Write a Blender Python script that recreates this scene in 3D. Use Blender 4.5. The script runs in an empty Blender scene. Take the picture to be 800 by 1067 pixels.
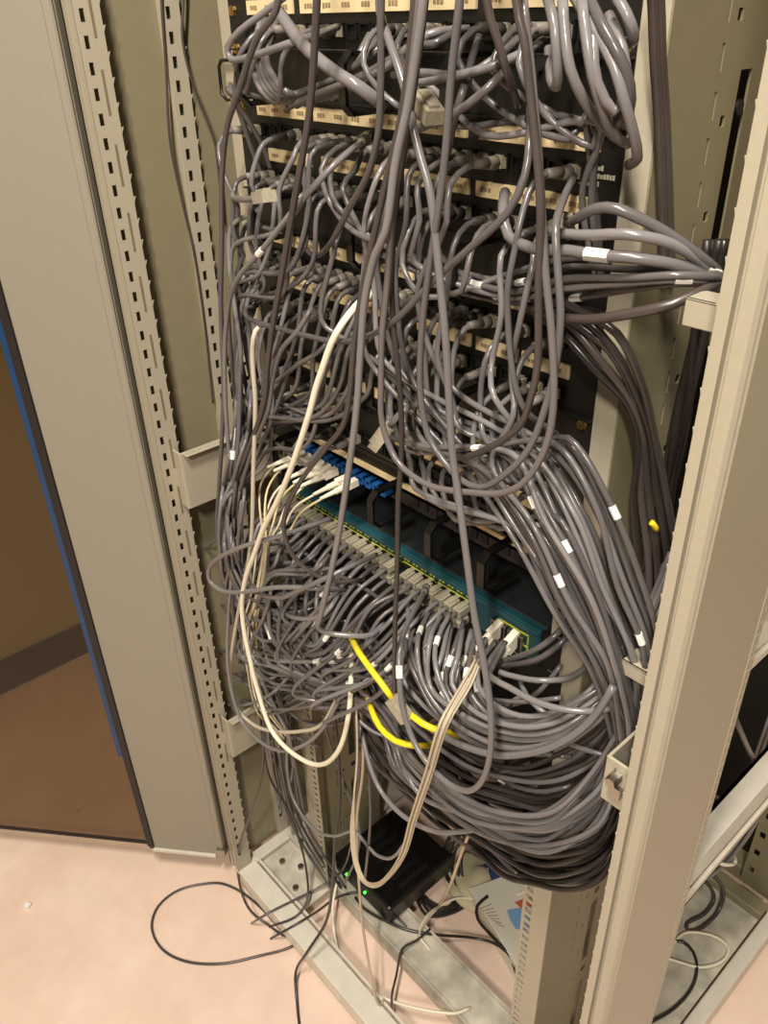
import bpy, bmesh, math, random
from mathutils import Vector, Matrix
random.seed(11)
scene = bpy.context.scene
COL = scene.collection

# ------------------------------------------------------------------ camera
PITCH, YAW, ROLL, F = math.radians(31.66), math.radians(49.04), math.radians(1.73), 850.5
H0 = 1.494                                   # camera height above the floor
CAM = Vector((0.5883, -0.5338, H0))
_f = Vector((-math.sin(YAW)*math.cos(PITCH), math.cos(YAW)*math.cos(PITCH), -math.sin(PITCH)))
_r = Vector((math.cos(YAW), math.sin(YAW), 0.0))
_d = _f.cross(_r)
R_ = math.cos(ROLL)*_r + math.sin(ROLL)*_d
D_ = -math.sin(ROLL)*_r + math.cos(ROLL)*_d
cd = bpy.data.cameras.new('camera'); cam = bpy.data.objects.new('camera', cd); COL.objects.link(cam)
cd.sensor_fit = 'HORIZONTAL'; cd.sensor_width = 36.0; cd.lens = 36.0*F/800.0
cd.clip_start = 0.02; cd.clip_end = 60
cam.matrix_world = Matrix(((R_.x, -D_.x, -_f.x, CAM.x), (R_.y, -D_.y, -_f.y, CAM.y), (R_.z, -D_.z, -_f.z, CAM.z), (0, 0, 0, 1)))
scene.camera = cam

# ------------------------------------------------------------------ world and lamps
w = bpy.data.worlds.new('room_light'); scene.world = w; w.use_nodes = True
w.node_tree.nodes['Background'].inputs[0].default_value = (1.0, 0.90, 0.78, 1)
w.node_tree.nodes['Background'].inputs[1].default_value = 0.065
def area(name, loc, target, sx, sy, power, color):
    l = bpy.data.lights.new(name, 'AREA'); l.shape = 'RECTANGLE'; l.size = sx; l.size_y = sy
    l.energy = power; l.color = color
    o = bpy.data.objects.new(name, l); COL.objects.link(o); o.location = loc
    o.rotation_euler = (Vector(target)-Vector(loc)).to_track_quat('-Z', 'Y').to_euler()
    return o
area('ceiling_tube_light', (0.50, -0.78, 2.80), (0.45, -0.72, 0.0), 0.12, 0.5, 54, (1.0, 0.915, 0.80))
area('ceiling_tube_light', (1.30, -1.75, 2.80), (1.0, -1.4, 0.0), 0.12, 0.5, 68, (1.0, 0.915, 0.80))
scene.view_settings.view_transform = 'Standard'
scene.view_settings.look = 'None'
scene.view_settings.gamma = 1.0
scene.view_settings.use_curve_mapping = False
scene.view_settings.exposure = 0.0

# ------------------------------------------------------------------ helpers
def ray(u, v): return R_*((u-400)/F) + D_*((v-533.5)/F) + _f
def W(u, v, d=0):                            # pixel -> point on the upright plane d mm in front of the rails
    r = ray(u, v); return CAM + r*((-d/1000.0-CAM.y)/r.y)
def WX(u, v, x): r = ray(u, v); return CAM + r*((x-CAM.x)/r.x)
def WZ(u, v, z): r = ray(u, v); return CAM + r*((z-CAM.z)/r.z)
def Z(mm): return H0 + mm/1000.0             # height measured from the lens level, in mm

def srgb(c):
    return tuple((x/255/12.92 if x/255 <= .04045 else ((x/255+.055)/1.055)**2.4) for x in c)
MATS = {}
def mat(name, col, rough=.5, metal=0., bump=0., scale=60., vary=.06, spec=.5, trans=0., emit=None, coat=0.):
    m = bpy.data.materials.new(name); m.use_nodes = True
    n = m.node_tree.nodes; L = m.node_tree.links; b = n['Principled BSDF']
    c = srgb(col)
    tc = n.new('ShaderNodeTexCoord'); no = n.new('ShaderNodeTexNoise'); no.inputs['Scale'].default_value = scale; no.inputs['Detail'].default_value = 4
    L.new(tc.outputs['Object'], no.inputs['Vector'])
    ra = n.new('ShaderNodeValToRGB')
    ra.color_ramp.elements[0].position = .3; ra.color_ramp.elements[1].position = .7
    ra.color_ramp.elements[0].color = tuple(max(0, x*(1-vary)) for x in c)+(1,)
    ra.color_ramp.elements[1].color = tuple(min(1, x*(1+vary)) for x in c)+(1,)
    L.new(no.outputs['Fac'], ra.inputs['Fac']); L.new(ra.outputs['Color'], b.inputs['Base Color'])
    b.inputs['Roughness'].default_value = rough; b.inputs['Metallic'].default_value = metal
    b.inputs['Specular IOR Level'].default_value = spec
    if trans: b.inputs['Transmission Weight'].default_value = trans
    if emit: b.inputs['Emission Color'].default_value = srgb(emit[0])+(1,); b.inputs['Emission Strength'].default_value = emit[1]
    if bump:
        bp = n.new('ShaderNodeBump'); bp.inputs['Strength'].default_value = bump; bp.inputs['Distance'].default_value = .002
        L.new(no.outputs['Fac'], bp.inputs['Height']); L.new(bp.outputs['Normal'], b.inputs['Normal'])
    MATS[name] = m; return m

class MB:
    def __init__(s): s.v = []; s.f = []
    def quad(s, a, b, c, d):
        i = len(s.v); s.v += [tuple(a), tuple(b), tuple(c), tuple(d)]; s.f.append((i, i+1, i+2, i+3)); return s
    def box(s, x0, x1, y0, y1, z0, z1):
        i = len(s.v)
        s.v += [(x, y, z) for z in (z0, z1) for y in (y0, y1) for x in (x0, x1)]
        for q in ((0, 2, 3, 1), (4, 5, 7, 6), (0, 1, 5, 4), (2, 6, 7, 3), (0, 4, 6, 2), (1, 3, 7, 5)): s.f.append(tuple(i+k for k in q))
        return s
    def obox(s, c, ax, ay, az, hx, hy, hz):     # oriented box
        i = len(s.v); c = Vector(c)
        s.v += [tuple(c+ax*(a*hx)+ay*(b*hy)+az*(e*hz)) for e in (-1, 1) for b in (-1, 1) for a in (-1, 1)]
        for q in ((0, 2, 3, 1), (4, 5, 7, 6), (0, 1, 5, 4), (2, 6, 7, 3), (0, 4, 6, 2), (1, 3, 7, 5)): s.f.append(tuple(i+k for k in q))
        return s
    def prism(s, poly, z0, z1):                 # plan outline extruded upward
        n = len(poly); i = len(s.v)
        s.v += [(p[0], p[1], z0) for p in poly]+[(p[0], p[1], z1) for p in poly]
        for k in range(n): s.f.append((i+k, i+(k+1) % n, i+n+(k+1) % n, i+n+k))
        s.f.append(tuple(i+k for k in reversed(range(n)))); s.f.append(tuple(i+n+k for k in range(n)))
        return s
    def cyl(s, a, b, r0, r1=None, n=10, caps=True):
        a = Vector(a); b = Vector(b); r1 = r0 if r1 is None else r1
        t = (b-a).normalized(); x = t.orthogonal().normalized(); y = t.cross(x); i = len(s.v)
        for p, r in ((a, r0), (b, r1)):
            for k in range(n):
                an = 2*math.pi*k/n; s.v.append(tuple(p+x*(r*math.cos(an))+y*(r*math.sin(an))))
        for k in range(n): s.f.append((i+k, i+(k+1) % n, i+n+(k+1) % n, i+n+k))
        if caps: s.f.append(tuple(i+k for k in reversed(range(n)))); s.f.append(tuple(i+n+k for k in range(n)))
        return s
    def tube(s, pts, r, n=8):
        i0 = len(s.v); m = len(pts); t0 = (pts[1]-pts[0]).normalized(); x = t0.orthogonal().normalized()
        for k, p in enumerate(pts):
            t = (pts[min(k+1, m-1)]-pts[max(k-1, 0)]).normalized()
            x = (x - t*x.dot(t)).normalized(); y = t.cross(x)
            for j in range(n):
                an = 2*math.pi*j/n; s.v.append(tuple(p+x*(r*math.cos(an))+y*(r*math.sin(an))))
        for k in range(m-1):
            for j in range(n):
                a = i0+k*n; s.f.append((a+j, a+(j+1) % n, a+n+(j+1) % n, a+n+j))
        s.f.append(tuple(i0+j for j in reversed(range(n)))); s.f.append(tuple(i0+(m-1)*n+j for j in range(n)))
        return s
    def build(s, name, m, parent=None, smooth=False, bevel=0., solid=0., seg=1):
        me = bpy.data.meshes.new(name); me.from_pydata(s.v, [], s.f); me.update()
        if smooth: me.polygons.foreach_set('use_smooth', [True]*len(me.polygons))
        me.materials.append(MATS[m] if isinstance(m, str) else m)
        o = bpy.data.objects.new(name, me); COL.objects.link(o)
        if parent is not None: o.parent = parent
        if solid:
            q = o.modifiers.new('thick', 'SOLIDIFY'); q.thickness = solid; q.offset = 0
        if bevel:
            q = o.modifiers.new('edge', 'BEVEL'); q.width = bevel; q.segments = seg; q.limit_method = 'ANGLE'
        return o
def share(name, src, parent, loc, rot=None):
    o = bpy.data.objects.new(name, src.data); COL.objects.link(o); o.parent = parent; o.location = loc
    if rot: o.rotation_euler = rot
    return o
def tag(o, label, cat, group=None):
    o['label'] = label; o['category'] = cat
    if group: o['group'] = group
    return o
def struct(o, label=None, cat=None):
    o['kind'] = 'structure'
    if label: o['label'] = label
    if cat: o['category'] = cat
    return o
def empty(name, loc, label, cat, group=None):
    o = bpy.data.objects.new(name, None); COL.objects.link(o); o.location = loc; o.empty_display_size = .05
    bpy.context.view_layer.update()
    return tag(o, label, cat, group)
def under(o, p):                               # parent a mesh whose vertices are in world space
    o.parent = p; o.matrix_parent_inverse = Matrix.Translation(p.location).inverted(); return o
def strip(P0, U, L, cols, holecols, holes, length):
    """perforated sheet strip: cols = edges along U, holes = list of (l0,l1) along L"""
    mb = MB(); P0 = Vector(P0); U = Vector(U); L = Vector(L)
    rows = [0.]
    for a, b in holes: rows += [a, b]
    rows.append(length)
    for i in range(len(rows)-1):
        ishole = i % 2 == 1
        for j in range(len(cols)-1):
            if ishole and j in holecols: continue
            p = P0+U*cols[j]+L*rows[i]; q = P0+U*cols[j+1]+L*rows[i]; r = P0+U*cols[j+1]+L*rows[i+1]; s = P0+U*cols[j]+L*rows[i+1]
            mb.quad(p, q, r, s)
    return mb

# ------------------------------------------------------------------ materials
mat('paint', (172, 164, 144), .33, vary=.03, bump=.04, scale=220)
mat('paint_door', (146, 140, 125), .45, vary=.02, bump=.03, scale=160)
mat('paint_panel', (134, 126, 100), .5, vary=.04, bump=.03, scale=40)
mat('paint_white', (216, 210, 196), .4, vary=.06, bump=.05, scale=30)
mat('plate_dirty', (188, 182, 166), .6, vary=.32, bump=.1, scale=24)
mat('seam', (120, 108, 84), .7)
mat('rubber', (34, 29, 27), .55)
mat('blue_film', (22, 62, 104), .35)
mat('black', (22, 20, 19), .45, vary=.15)
mat('black_gloss', (16, 15, 15), .3)
mat('port_black', (9, 9, 9), .6)
mat('label', (226, 205, 160), .7, vary=.05, scale=90)
mat('ink', (150, 128, 96), .8)
mat('white_print', (205, 200, 180), .7)
mat('brass', (206, 172, 110), .25, metal=1.)
mat('steel', (170, 166, 158), .3, metal=1.)
mat('teal', (30, 76, 84), .42, vary=.06)
mat('switch_top', (38, 41, 43), .5, vary=.05)
mat('yellow_line', (196, 200, 60), .5)
mat('adapter_blue', (28, 88, 156), .35)
mat('clear_plug', (178, 170, 148), .25, vary=.12, trans=.2, scale=300)
mat('boot', (122, 114, 106), .55)
mat('boot_dark', (60, 55, 50), .55)
mat('boot_white', (236, 228, 208), .45)
mat('sleeve', (240, 238, 230), .5)
GREY = []
for k, c in enumerate(((109, 105, 105), (97, 93, 93), (122, 118, 118), (88, 83, 83), (104, 98, 97))):
    GREY.append(mat('grey_sheath_%s' % 'abcde'[k], c, .23, vary=.04, scale=40))
DARK = []  # dark cables, lowered further to carry the shade of the sagging bundle
for k, c in enumerate(((60, 53, 50), (74, 66, 63), (48, 43, 41))):
    DARK.append(mat('dark_sheath_%s' % 'abc'[k], c, .28, vary=.05, scale=40))
PALE = [mat('pale_sheath', (196, 186, 168), .45, vary=.04), mat('white_sheath', (236, 228, 204), .42, vary=.03), mat('beige_sheath', (190, 174, 146), .45, vary=.04)]
mat('yellow_sheath', (236, 214, 40), .4)
mat('black_sheath', (44, 38, 35), .4)
mat('fibre_yellow', (206, 192, 148), .45)
mat('led_green', (60, 240, 60), .4, emit=((70, 255, 60), 3.))
mat('carton', (232, 226, 208), .7, vary=.04, scale=12)
mat('sticker_blue', (130, 176, 220), .6)
mat('sticker_red', (214, 108, 70), .6)
mat('dark_blue', (36, 60, 104), .6)
mat('cloth', (206, 196, 160), .85, vary=.12, bump=.3, scale=18)
mat('wall', (196, 186, 150), .8, vary=.03, scale=6)
mat('base', (70, 62, 44), .6)
# floor: mottled pink-beige linoleum
m = mat('lino', (234, 208, 190), .38, vary=.08, bump=.015, scale=22)
nt = m.node_tree; b = nt.nodes['Principled BSDF']; tc = [n for n in nt.nodes if n.type == 'TEX_COORD'][0]
n2 = nt.nodes.new('ShaderNodeTexNoise'); n2.inputs['Scale'].default_value = 7; n2.inputs['Detail'].default_value = 8; n2.inputs['Roughness'].default_value = .7
nt.links.new(tc.outputs['Object'], n2.inputs['Vector'])
r2 = nt.nodes.new('ShaderNodeValToRGB'); r2.color_ramp.elements[0].position = .36; r2.color_ramp.elements[1].position = .66
r2.color_ramp.elements[0].color = srgb((226, 196, 176))+(1,); r2.color_ramp.elements[1].color = srgb((242, 220, 204))+(1,)
nt.links.new(n2.outputs['Fac'], r2.inputs['Fac'])
mx = nt.nodes.new('ShaderNodeMixRGB'); mx.inputs['Fac'].default_value = .6
old = [n for n in nt.nodes if n.type == 'VALTORGB' and n != r2][0]
nt.links.new(old.outputs['Color'], mx.inputs['Color1']); nt.links.new(r2.outputs['Color'], mx.inputs['Color2'])
nt.links.new(mx.outputs['Color'], b.inputs['Base Color'])
# tinted glass: clear tint plus a Fresnel reflection
g = bpy.data.materials.new('tinted_glass'); g.use_nodes = True; nt = g.node_tree; nt.nodes.clear()
o_ = nt.nodes.new('ShaderNodeOutputMaterial'); tr = nt.nodes.new('ShaderNodeBsdfTransparent'); tr.inputs[0].default_value = (.67, .61, .53, 1)
gl = nt.nodes.new('ShaderNodeBsdfGlossy'); gl.inputs['Roughness'].default_value = .02
lw = nt.nodes.new('ShaderNodeLayerWeight'); pw = nt.nodes.new('ShaderNodeMath'); pw.operation = 'POWER'; pw.inputs[1].default_value = 5.0
fr = nt.nodes.new('ShaderNodeMath'); fr.operation = 'MULTIPLY_ADD'; fr.inputs[1].default_value = .9; fr.inputs[2].default_value = .035; mxs = nt.nodes.new('ShaderNodeMixShader')
nt.links.new(lw.outputs['Facing'], pw.inputs[0]); nt.links.new(pw.outputs[0], fr.inputs[0])
nt.links.new(fr.outputs[0], mxs.inputs[0]); nt.links.new(tr.outputs[0], mxs.inputs[1]); nt.links.new(gl.outputs[0], mxs.inputs[2]); nt.links.new(mxs.outputs[0], o_.inputs[0])
MATS['tinted_glass'] = g

# ------------------------------------------------------------------ the room
struct(MB().box(-3.2, 3.4, -3.6, 2.4, -.05, 0).build('floor', 'lino'))
struct(MB().box(-1.36, -1.28, -3.6, 2.4, 0, 2.8).build('wall_left', 'wall'))
struct(MB().box(-1.28, -1.262, -3.6, 2.4, 0, .09).build('baseboard_left', 'base'))
struct(MB().box(-1.28, 3.4, 1.5, 1.58, 0, 2.8).build('wall_back', 'wall'))

# ------------------------------------------------------------------ the rack
TOP = 2.05
rack = empty('server_rack', (0, .28, 0), 'beige steel server rack with its glass door swung open and side removed', 'server rack')
def rp(mb, name, m, **k):
    return under(mb.build(name, m, **k), rack)
SY = -.108
ZS = Z(-1444)
# plinth frame: front sill, cross bar, side sills, rear sill
rp(MB().box(-.392, .392, SY, -.068, .012, ZS), 'front_sill', 'paint_white', bevel=.0025)
rp(MB().box(-.392, .392, -.066, -.062, ZS-.004, ZS+.004), 'sill_lip', 'paint_white')
rp(MB().box(-.392, .392, SY+.004, SY+.03, 0, .012), 'plinth', 'seam')
cb = rp(MB().box(-.372, .372, .0135, .083, .013, ZS-.002).box(-.3725, .3725, .012, .016, ZS-.03, ZS+.004).box(-.3725, .3725, .080, .0845, ZS-.02, ZS+.004), 'cross_bar', 'plate_dirty')
rp(MB().box(.368, .392, -.068, .66, .012, ZS), 'side_sill', 'paint_white', bevel=.002)
rp(MB().box(-.392, -.368, -.068, .66, .012, ZS), 'side_sill', 'paint_white', bevel=.002)
rp(MB().box(-.392, .392, .62, .66, .012, ZS), 'rear_sill', 'paint_panel', bevel=.002)
rp(MB().box(.258, .364, -.06, .545, ZS-.01, ZS-.006), 'base_plate', 'plate_dirty')
rp(MB().box(.250, .366, .545, .575, ZS-.03, ZS+.012), 'base_member', 'paint_panel', bevel=.002)
rp(MB().box(-.364, -.225, -.06, .012, ZS-.012, ZS-.007), 'base_plate', 'plate_dirty')
rp(MB().box(-.364, -.29, .083, .30, ZS-.012, ZS-.007), 'base_plate', 'plate_dirty')
# panels that close the rack behind the equipment
rp(MB().box(-.404, -.399, .034, .66, .05, TOP), 'side_panel', 'paint_panel')
rp(MB().box(-.40, .40, .66, .665, .05, TOP), 'rear_panel', 'black')
rp(MB().box(-.40, .40, SY, .66, TOP, TOP+.03), 'roof', 'paint')

pitch = .025
NH = int((TOP-.08)/pitch)
holes = [(.04+i*pitch, .04+i*pitch+.0125) for i in range(NH)]
def teeth(mb, P0, U, z0, n, step, size):
    for i in range(n):
        p = Vector(P0)+Vector((0, 0, z0+i*step)); k = len(mb.v)
        mb.v += [tuple(p), tuple(p+Vector((0, 0, .006))), tuple(p+Vector(U)*size+Vector((0, 0, .007)))]
        mb.f.append((k, k+1, k+2))
    return mb
BZ = ZS
# left front post (inner return flange with rows of slots shows)
rp(MB().box(-.402, -.389, SY, SY+.003, BZ, TOP).box(-.384, -.373, SY, SY+.003, BZ, TOP).box(-.389, -.384, SY+.006, SY+.008, BZ, TOP), 'front_post', 'paint')
s = strip((-.373, SY, BZ), (0, 1, 0), (0, 0, 1), [0, .006, .0115, .024, .030], (1,), holes, TOP-BZ)
s.quad((-.373, SY+.022, BZ), (-.373, SY+.022, BZ), (-.373, SY+.022, BZ+.001), (-.373, SY+.022, BZ+.001))
teeth(s, (-.373, SY+.030, BZ), (0, 1, 0), .03, NH, pitch, .003)
rp(s, 'post_flange', 'paint', solid=.0016)
rp(MB().box(-.402, -.399, SY, .034, BZ, TOP), 'post_side', 'paint_panel')
s = strip((-.392, .004, BZ), (0, 1, 0), (0, 0, 1), [0, .006, .012, .024], (1,), holes, TOP-BZ)
teeth(s, (-.392, .028, BZ), (0, 1, 0), .03, NH, pitch, .003)
rp(s, 'post_flange', 'paint', solid=.0016)
rp(MB().box(-.401, -.392, .003, .005, BZ, TOP), 'post_return', 'paint')
# long narrow slots on the return flange
s = MB()
for i in range(22):
    z = .35+i*.075
    rp(MB().box(-.3724, -.3718, SY+.018, SY+.021, z, z+.045), 'flange_slot', 'seam')

# right front post
prof = [(.381, SY), (.3885, SY), (.3885, SY+.006), (.393, SY+.006), (.393, SY), (.4015, SY), (.4035, SY+.003), (.4015, SY+.005), (.404, SY+.008), (.404, .014), (.398, .014), (.398, SY+.014), (.381, SY+.012)]
rp(MB().prism(prof, BZ, TOP), 'front_post', 'paint')
s = strip((.381, SY+.001, BZ), (0, 1, 0), (0, 0, 1), [0, .0075, .0135, .036], (1,), holes, TOP-BZ)
teeth(s, (.381, SY+.002, BZ), (-1, 0, 0), .02, NH, pitch, .0018)
rp(s, 'post_flange', 'paint', solid=.0016)
s = strip((.404, .014, BZ), (0, 1, 0), (0, 0, 1), [0, .003, .007, .010], (1,), [(.02+i*.0125, .02+i*.0125+.007) for i in range(int(TOP/.0125)-6)], TOP-BZ)
rp(s, 'post_flange', 'paint', solid=.0014)
rp(MB().box(.378, .404, .024, .0255, BZ, TOP), 'post_return', 'paint_panel')
# rear posts
for sx in (-1, 1):
    s = strip((sx*.30, .60, BZ), (sx, 0, 0), (0, 0, 1), [0, .008, .018, .05, .058, .07], (1, 3), [(.03+i*.05, .045+i*.05) for i in range(38)], TOP-BZ)
    rp(s, 'rear_post', 'paint_panel', solid=.002)
# side rails on the right (punched sections)
for z0, z1 in ((-497, -425), (-835, -762), (-300+460, -300+530)):
    mb = MB().box(.372, .398, .02, .62, Z(z1)-.003, Z(z1)).box(.372, .398, .02, .62, Z(z0), Z(z0)+.003).box(.372, .376, .02, .62, Z(z0), Z(z1))
    mb.box(.394, .398, .02, .62, Z(z0), Z(z0)+.012)
    sr = rp(mb, 'side_rail', 'paint_white')
    hm = MB()
    for i in range(22):
        y = .05+i*.025
        hm.box(.3755, .3766, y, y+.007, Z(z0)+.045, Z(z0)+.052)
    h = hm.build('punched_slot', 'port_black'); h.parent = sr
# left side rails
for z0, z1 in ((-497, -425), (-835, -762)):
    rp(MB().box(-.396, -.372, .034, .62, Z(z1)-.003, Z(z1)).box(-.376, -.372, .034, .62, Z(z0), Z(z1)), 'side_rail', 'paint')

# 19-inch mounting rails
RZ1 = TOP-.04
uh = []
z = .03
while z < RZ1-.12:
    for dz in (.006, .0218, .0345): uh.append((z+dz, z+dz+.0095))
    z += .04445
for sx in (-1, 1):
    s = strip((sx*.2225, 0, ZS), (sx, 0, 0), (0, 0, 1), [0, .005, .0145, .022, .040], (1,), uh, RZ1-ZS)
    rail = rp(s, 'mounting_rail', 'paint', solid=.002)
    # web going back and the perforated depth plate
    s = MB().box(sx*.2625-.001, sx*.2625+.001, 0, .066, ZS, RZ1)
    wb = s.build('rail_web', 'paint_panel'); under(wb, rack)
    HL = RZ1-ZS
    for y0, cols, hc, hl, nm in ((.066, [0, .002, .0055, .012], (1,), [(.02+i*.03, .038+i*.03) for i in range(62)], 'rail_edge'),
                             (.078, [0, .004, .0105, .016], (1,), [(.03+i*.0667, .0375+i*.0667) for i in range(27)], 'rail_plate'),
                             (.094, [0, .006, .022, .034], (1,), [(.06+i*.2, .20+i*.2) for i in range(9)], 'rail_plate'),
                             (.128, [0, .010, .018, .040], (1,), [(.03+i*.05, .045+i*.05) for i in range(37)], 'rail_plate')):
        s = strip((sx*.2625, y0, ZS), (0, 1, 0), (0, 0, 1), cols, hc, hl, HL)
        under(s.build(nm, 'paint_panel', solid=.002), rack)
    hm = [(.28+i*.19) for i in range(9)]
    for z_ in hm:
        under(MB().cyl((sx*.2625-.0013, .108, ZS+z_-.045), (sx*.2625+.0013, .108, ZS+z_-.045), .0055, None, 12).build('round_hole', 'port_black'), rack)
for sx, zz in ((1, (-29, -78, -220, -300, -349, -455, -640, -690, -780)), (-1, (2, -31, -52, -84, -110, -250, -330, -450, -600))):
    for q in zz:
        mb = MB().cyl((sx*.2325, -.001, Z(q)), (sx*.2325, -.005, Z(q)), .0058, .0045, 10).box(sx*.2325-.0012, sx*.2325+.0012, -.0056, -.0048, Z(q)-.003, Z(q)+.003)
        under(mb.build('screw', 'brass', smooth=False), rack)
# brackets between posts and rails
for sx, zz in ((-1, (-560, -1075)), (1, ())):
    for q in zz:
        za, zb = Z(q)-.045, Z(q)+.045
        x = sx*.352
        mb = MB().box(min(x, x+sx*.003), max(x, x+sx*.003), -.085, .06, za, zb)          # depth plate
        mb.box(min(x-sx*.012, x), max(x-sx*.012, x), -.083, .06, zb-.003, zb)             # top lip
        mb.box(min(x, sx*.374), max(x, sx*.374), -.087, -.084, za, zb)                    # tab on the post
        mb.box(min(sx*.2625, x), max(sx*.2625, x), .045, .048, za+.01, zb-.01)            # back plate to the rail
        br = mb.build('bracket', 'paint', bevel=.0012); under(br, rack)
        bm_ = MB().cyl((x-sx*.0005, -.01, Z(q)-.002), (x-sx*.004, -.01, Z(q)-.002), .005, None, 8)
        k = bm_.build('bolt', 'steel'); k.parent = br
def right_bracket(u0, v0, u1, v1, u2, v2, u3, v3, y):
    pass
# front bracket plate bolted to the right post, low down
A = [W(634, 788, 92), W(649, 797, 92), W(641, 846, 92), W(627, 832, 92)]
zt, zb_ = A[0].z, A[3].z
xa, xb = A[0].x-.002, .378
br = MB().box(xa, xb, -.092, -.089, zb_, zt).box(xa, xa+.003, -.089, .06, zb_, zt+.0).box(xa, xb, .0, .003, zb_, zt).build('bracket', 'paint', bevel=.001)
under(br, rack)
k = MB().cyl(((xa+xb)/2, -.0925, (zt+zb_)/2+.012), ((xa+xb)/2, -.104, (zt+zb_)/2+.012), .0055, .005, 6).box((xa+xb)/2-.003, (xa+xb)/2+.007, -.097, -.092, (zt+zb_)/2-.010, (zt+zb_)/2+.002).build('bolt', 'steel'); k.parent = br
k = MB().box((xa+xb)/2-.004, (xa+xb)/2-.0025, -.0927, -.0919, zb_+.012, zb_+.045).build('slot', 'seam'); k.parent = br
# narrow tie straps from the rail to the right post
for (u0, v0, u1, v1, hh) in ((649, 686, 672, 697, .014), (716, 309, 752, 316, .018)):
    p = W(u0, v0, 60); q = W(u1, v1, 60)
    rp(MB().box(p.x, .376, -.062, -.059, p.z-hh, p.z).box(p.x, .376, -.062, -.04, p.z-.002, p.z), 'tie_strap', 'paint', bevel=.0008)
# left base: bolts and small angle
for (x, y) in ((-.335, -.03), (-.30, -.01), (-.345, .03), (-.27, -.045)):
    under(MB().cyl((x, y, ZS-.008), (x, y, ZS-.001), .0065, .006, 8).build('bolt', 'steel'), rack)
under(MB().box(-.372, -.366, .02, .04, ZS, ZS+.05).build('corner_angle', 'paint'), rack)

# glass door, swung open about 139 degrees on the left post
ang = math.radians(-139.5)
dv = Vector((math.cos(ang), math.sin(ang), 0)); nv = Vector((-dv.y, dv.x, 0)); up = Vector((0, 0, 1))
if nv.dot(CAM-Vector((-.4, -.11, 1))) < 0: nv = -nv
HG = Vector((-.4035, -.1145, 0)); DB = Z(-1418)
door = MB()
def dbox(mb, s0, s1, n0, n1, z0, z1):
    return mb.obox(HG+dv*((s0+s1)/2)+nv*((n0+n1)/2)+up*((z0+z1)/2), dv, nv, up, abs(s1-s0)/2, abs(n1-n0)/2, abs(z1-z0)/2)
dbox(door, .0, .148, -.018, .0, DB, TOP); dbox(door, 0, .012, .0, .006, DB, TOP)
door = under(door.build('glass_door', 'paint_door', bevel=.002), rack)
def dp(mb, name, m, **k):
    o = mb.build(name, m, **k); o.parent = door; o.matrix_parent_inverse = (Matrix.Translation(rack.location) @ Matrix.Translation(rack.location).inverted()).inverted(); return o
dp(dbox(MB(), .148, .156, -.016, .002, DB, TOP), 'gasket', 'rubber')
dp(dbox(MB(), .156, .159, -.012, .0, DB, TOP), 'gasket', 'rubber')
dp(dbox(MB(), .159, .163, -.014, -.002, DB, TOP), 'gasket', 'rubber')
dp(dbox(MB(), .1631, .176, -.009, -.0085, DB+.25, TOP), 'edge_film', 'blue_film')
dp(dbox(MB(), .160, .74, -.0145, -.0105, DB, TOP), 'glass_pane', 'tinted_glass')
dp(dbox(MB(), .02, .15, -.016, .004, DB-.006, DB), 'bottom_trim', 'paint_white')
dp(dbox(MB(), .74, .80, -.018, .0, DB, TOP), 'outer_stile', 'paint_door')
dp(dbox(MB(), -.004, .012, -.004, .012, DB+.01, DB+.03), 'hinge', 'steel')
dp(dbox(MB(), .155, .74, -.0155, -.0095, DB-.005, DB), 'bottom_gasket', 'rubber')

# ------------------------------------------------------------------ rack equipment
HX = .2415
PORTX = [-.2035+i*.0177 for i in range(24)]
GAP = {5: .0, 11: 0.}
def text_marks(mb, x0, x1, z0, z1, y, rng, n):
    for i in range(n):
        cx = x0+(x1-x0)*(i+.5)/n
        for k in range(3):
            a = cx-.0055+k*.0040
            mb.box(a, a+.0029, y-.0004, y, (z0+z1)/2-.0018+rng.uniform(-.0004, .0004), (z0+z1)/2+.0016)
def port_proto():
    mb = MB()                                     # a framed keystone opening
    a, b_, t = .0070, .0062, .0012
    mb.box(-a, a, -.004, .0, b_-t, b_); mb.box(-a, a, -.004, 0, -b_, -b_+t)
    mb.box(-a, -a+t, -.004, 0, -b_, b_); mb.box(a-t, a, -.004, 0, -b_, b_); mb.box(-a, a, -.0012, 0, -b_, b_)
    return mb
PORT = None
def patch_panel(top, label, strips, seed):
    """2U panel: label strip over each of its two rows of ports; top in lens-level mm"""
    global PORT
    rng = random.Random(seed)
    p = empty('patch_bay', (0, 0, Z(top-89)), label, 'patch panel', 'black patch panels with beige label strips')
    under(MB().box(-HX, HX, -.002, .001, Z(top-88.4), Z(top)).box(-.225, .225, .001, .03, Z(top-86), Z(top-2)).build('face_plate', 'black'), p)
    for r, (zs, ranges) in enumerate(strips):
        for x0, x1 in ranges:
            st = under(MB().box(x0, x1, -.0045, -.002, Z(zs), Z(zs+12)).build('label_strip', 'label'), p)
            mk = MB(); text_marks(mk, x0, x1, Z(zs), Z(zs+12), -.0046, rng, max(1, round((x1-x0)/.024)))
            k = mk.build('printed_marks', 'ink'); k.parent = st; k.matrix_parent_inverse = Matrix()
        for x in PORTX:
            c = Vector((x, -.002, Z(zs-14)))
            if PORT is None:
                o = port_proto().build('port', 'port_black'); PORT = o
            else:
                o = bpy.data.objects.new('port', PORT.data); COL.objects.link(o)
            o.parent = p; o.location = c-p.location
    return p
FULL = [(-.205, -.130), (-.118, -.018), (-.010, .086), (.098, .212)]
patch_panel(58, 'black patch panel at the very top with beige label strips', [(44, FULL), (-2, [(-.205, -.13), (-.118, -.012), (-.004, .10), (.108, .205)])], 1)
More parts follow.
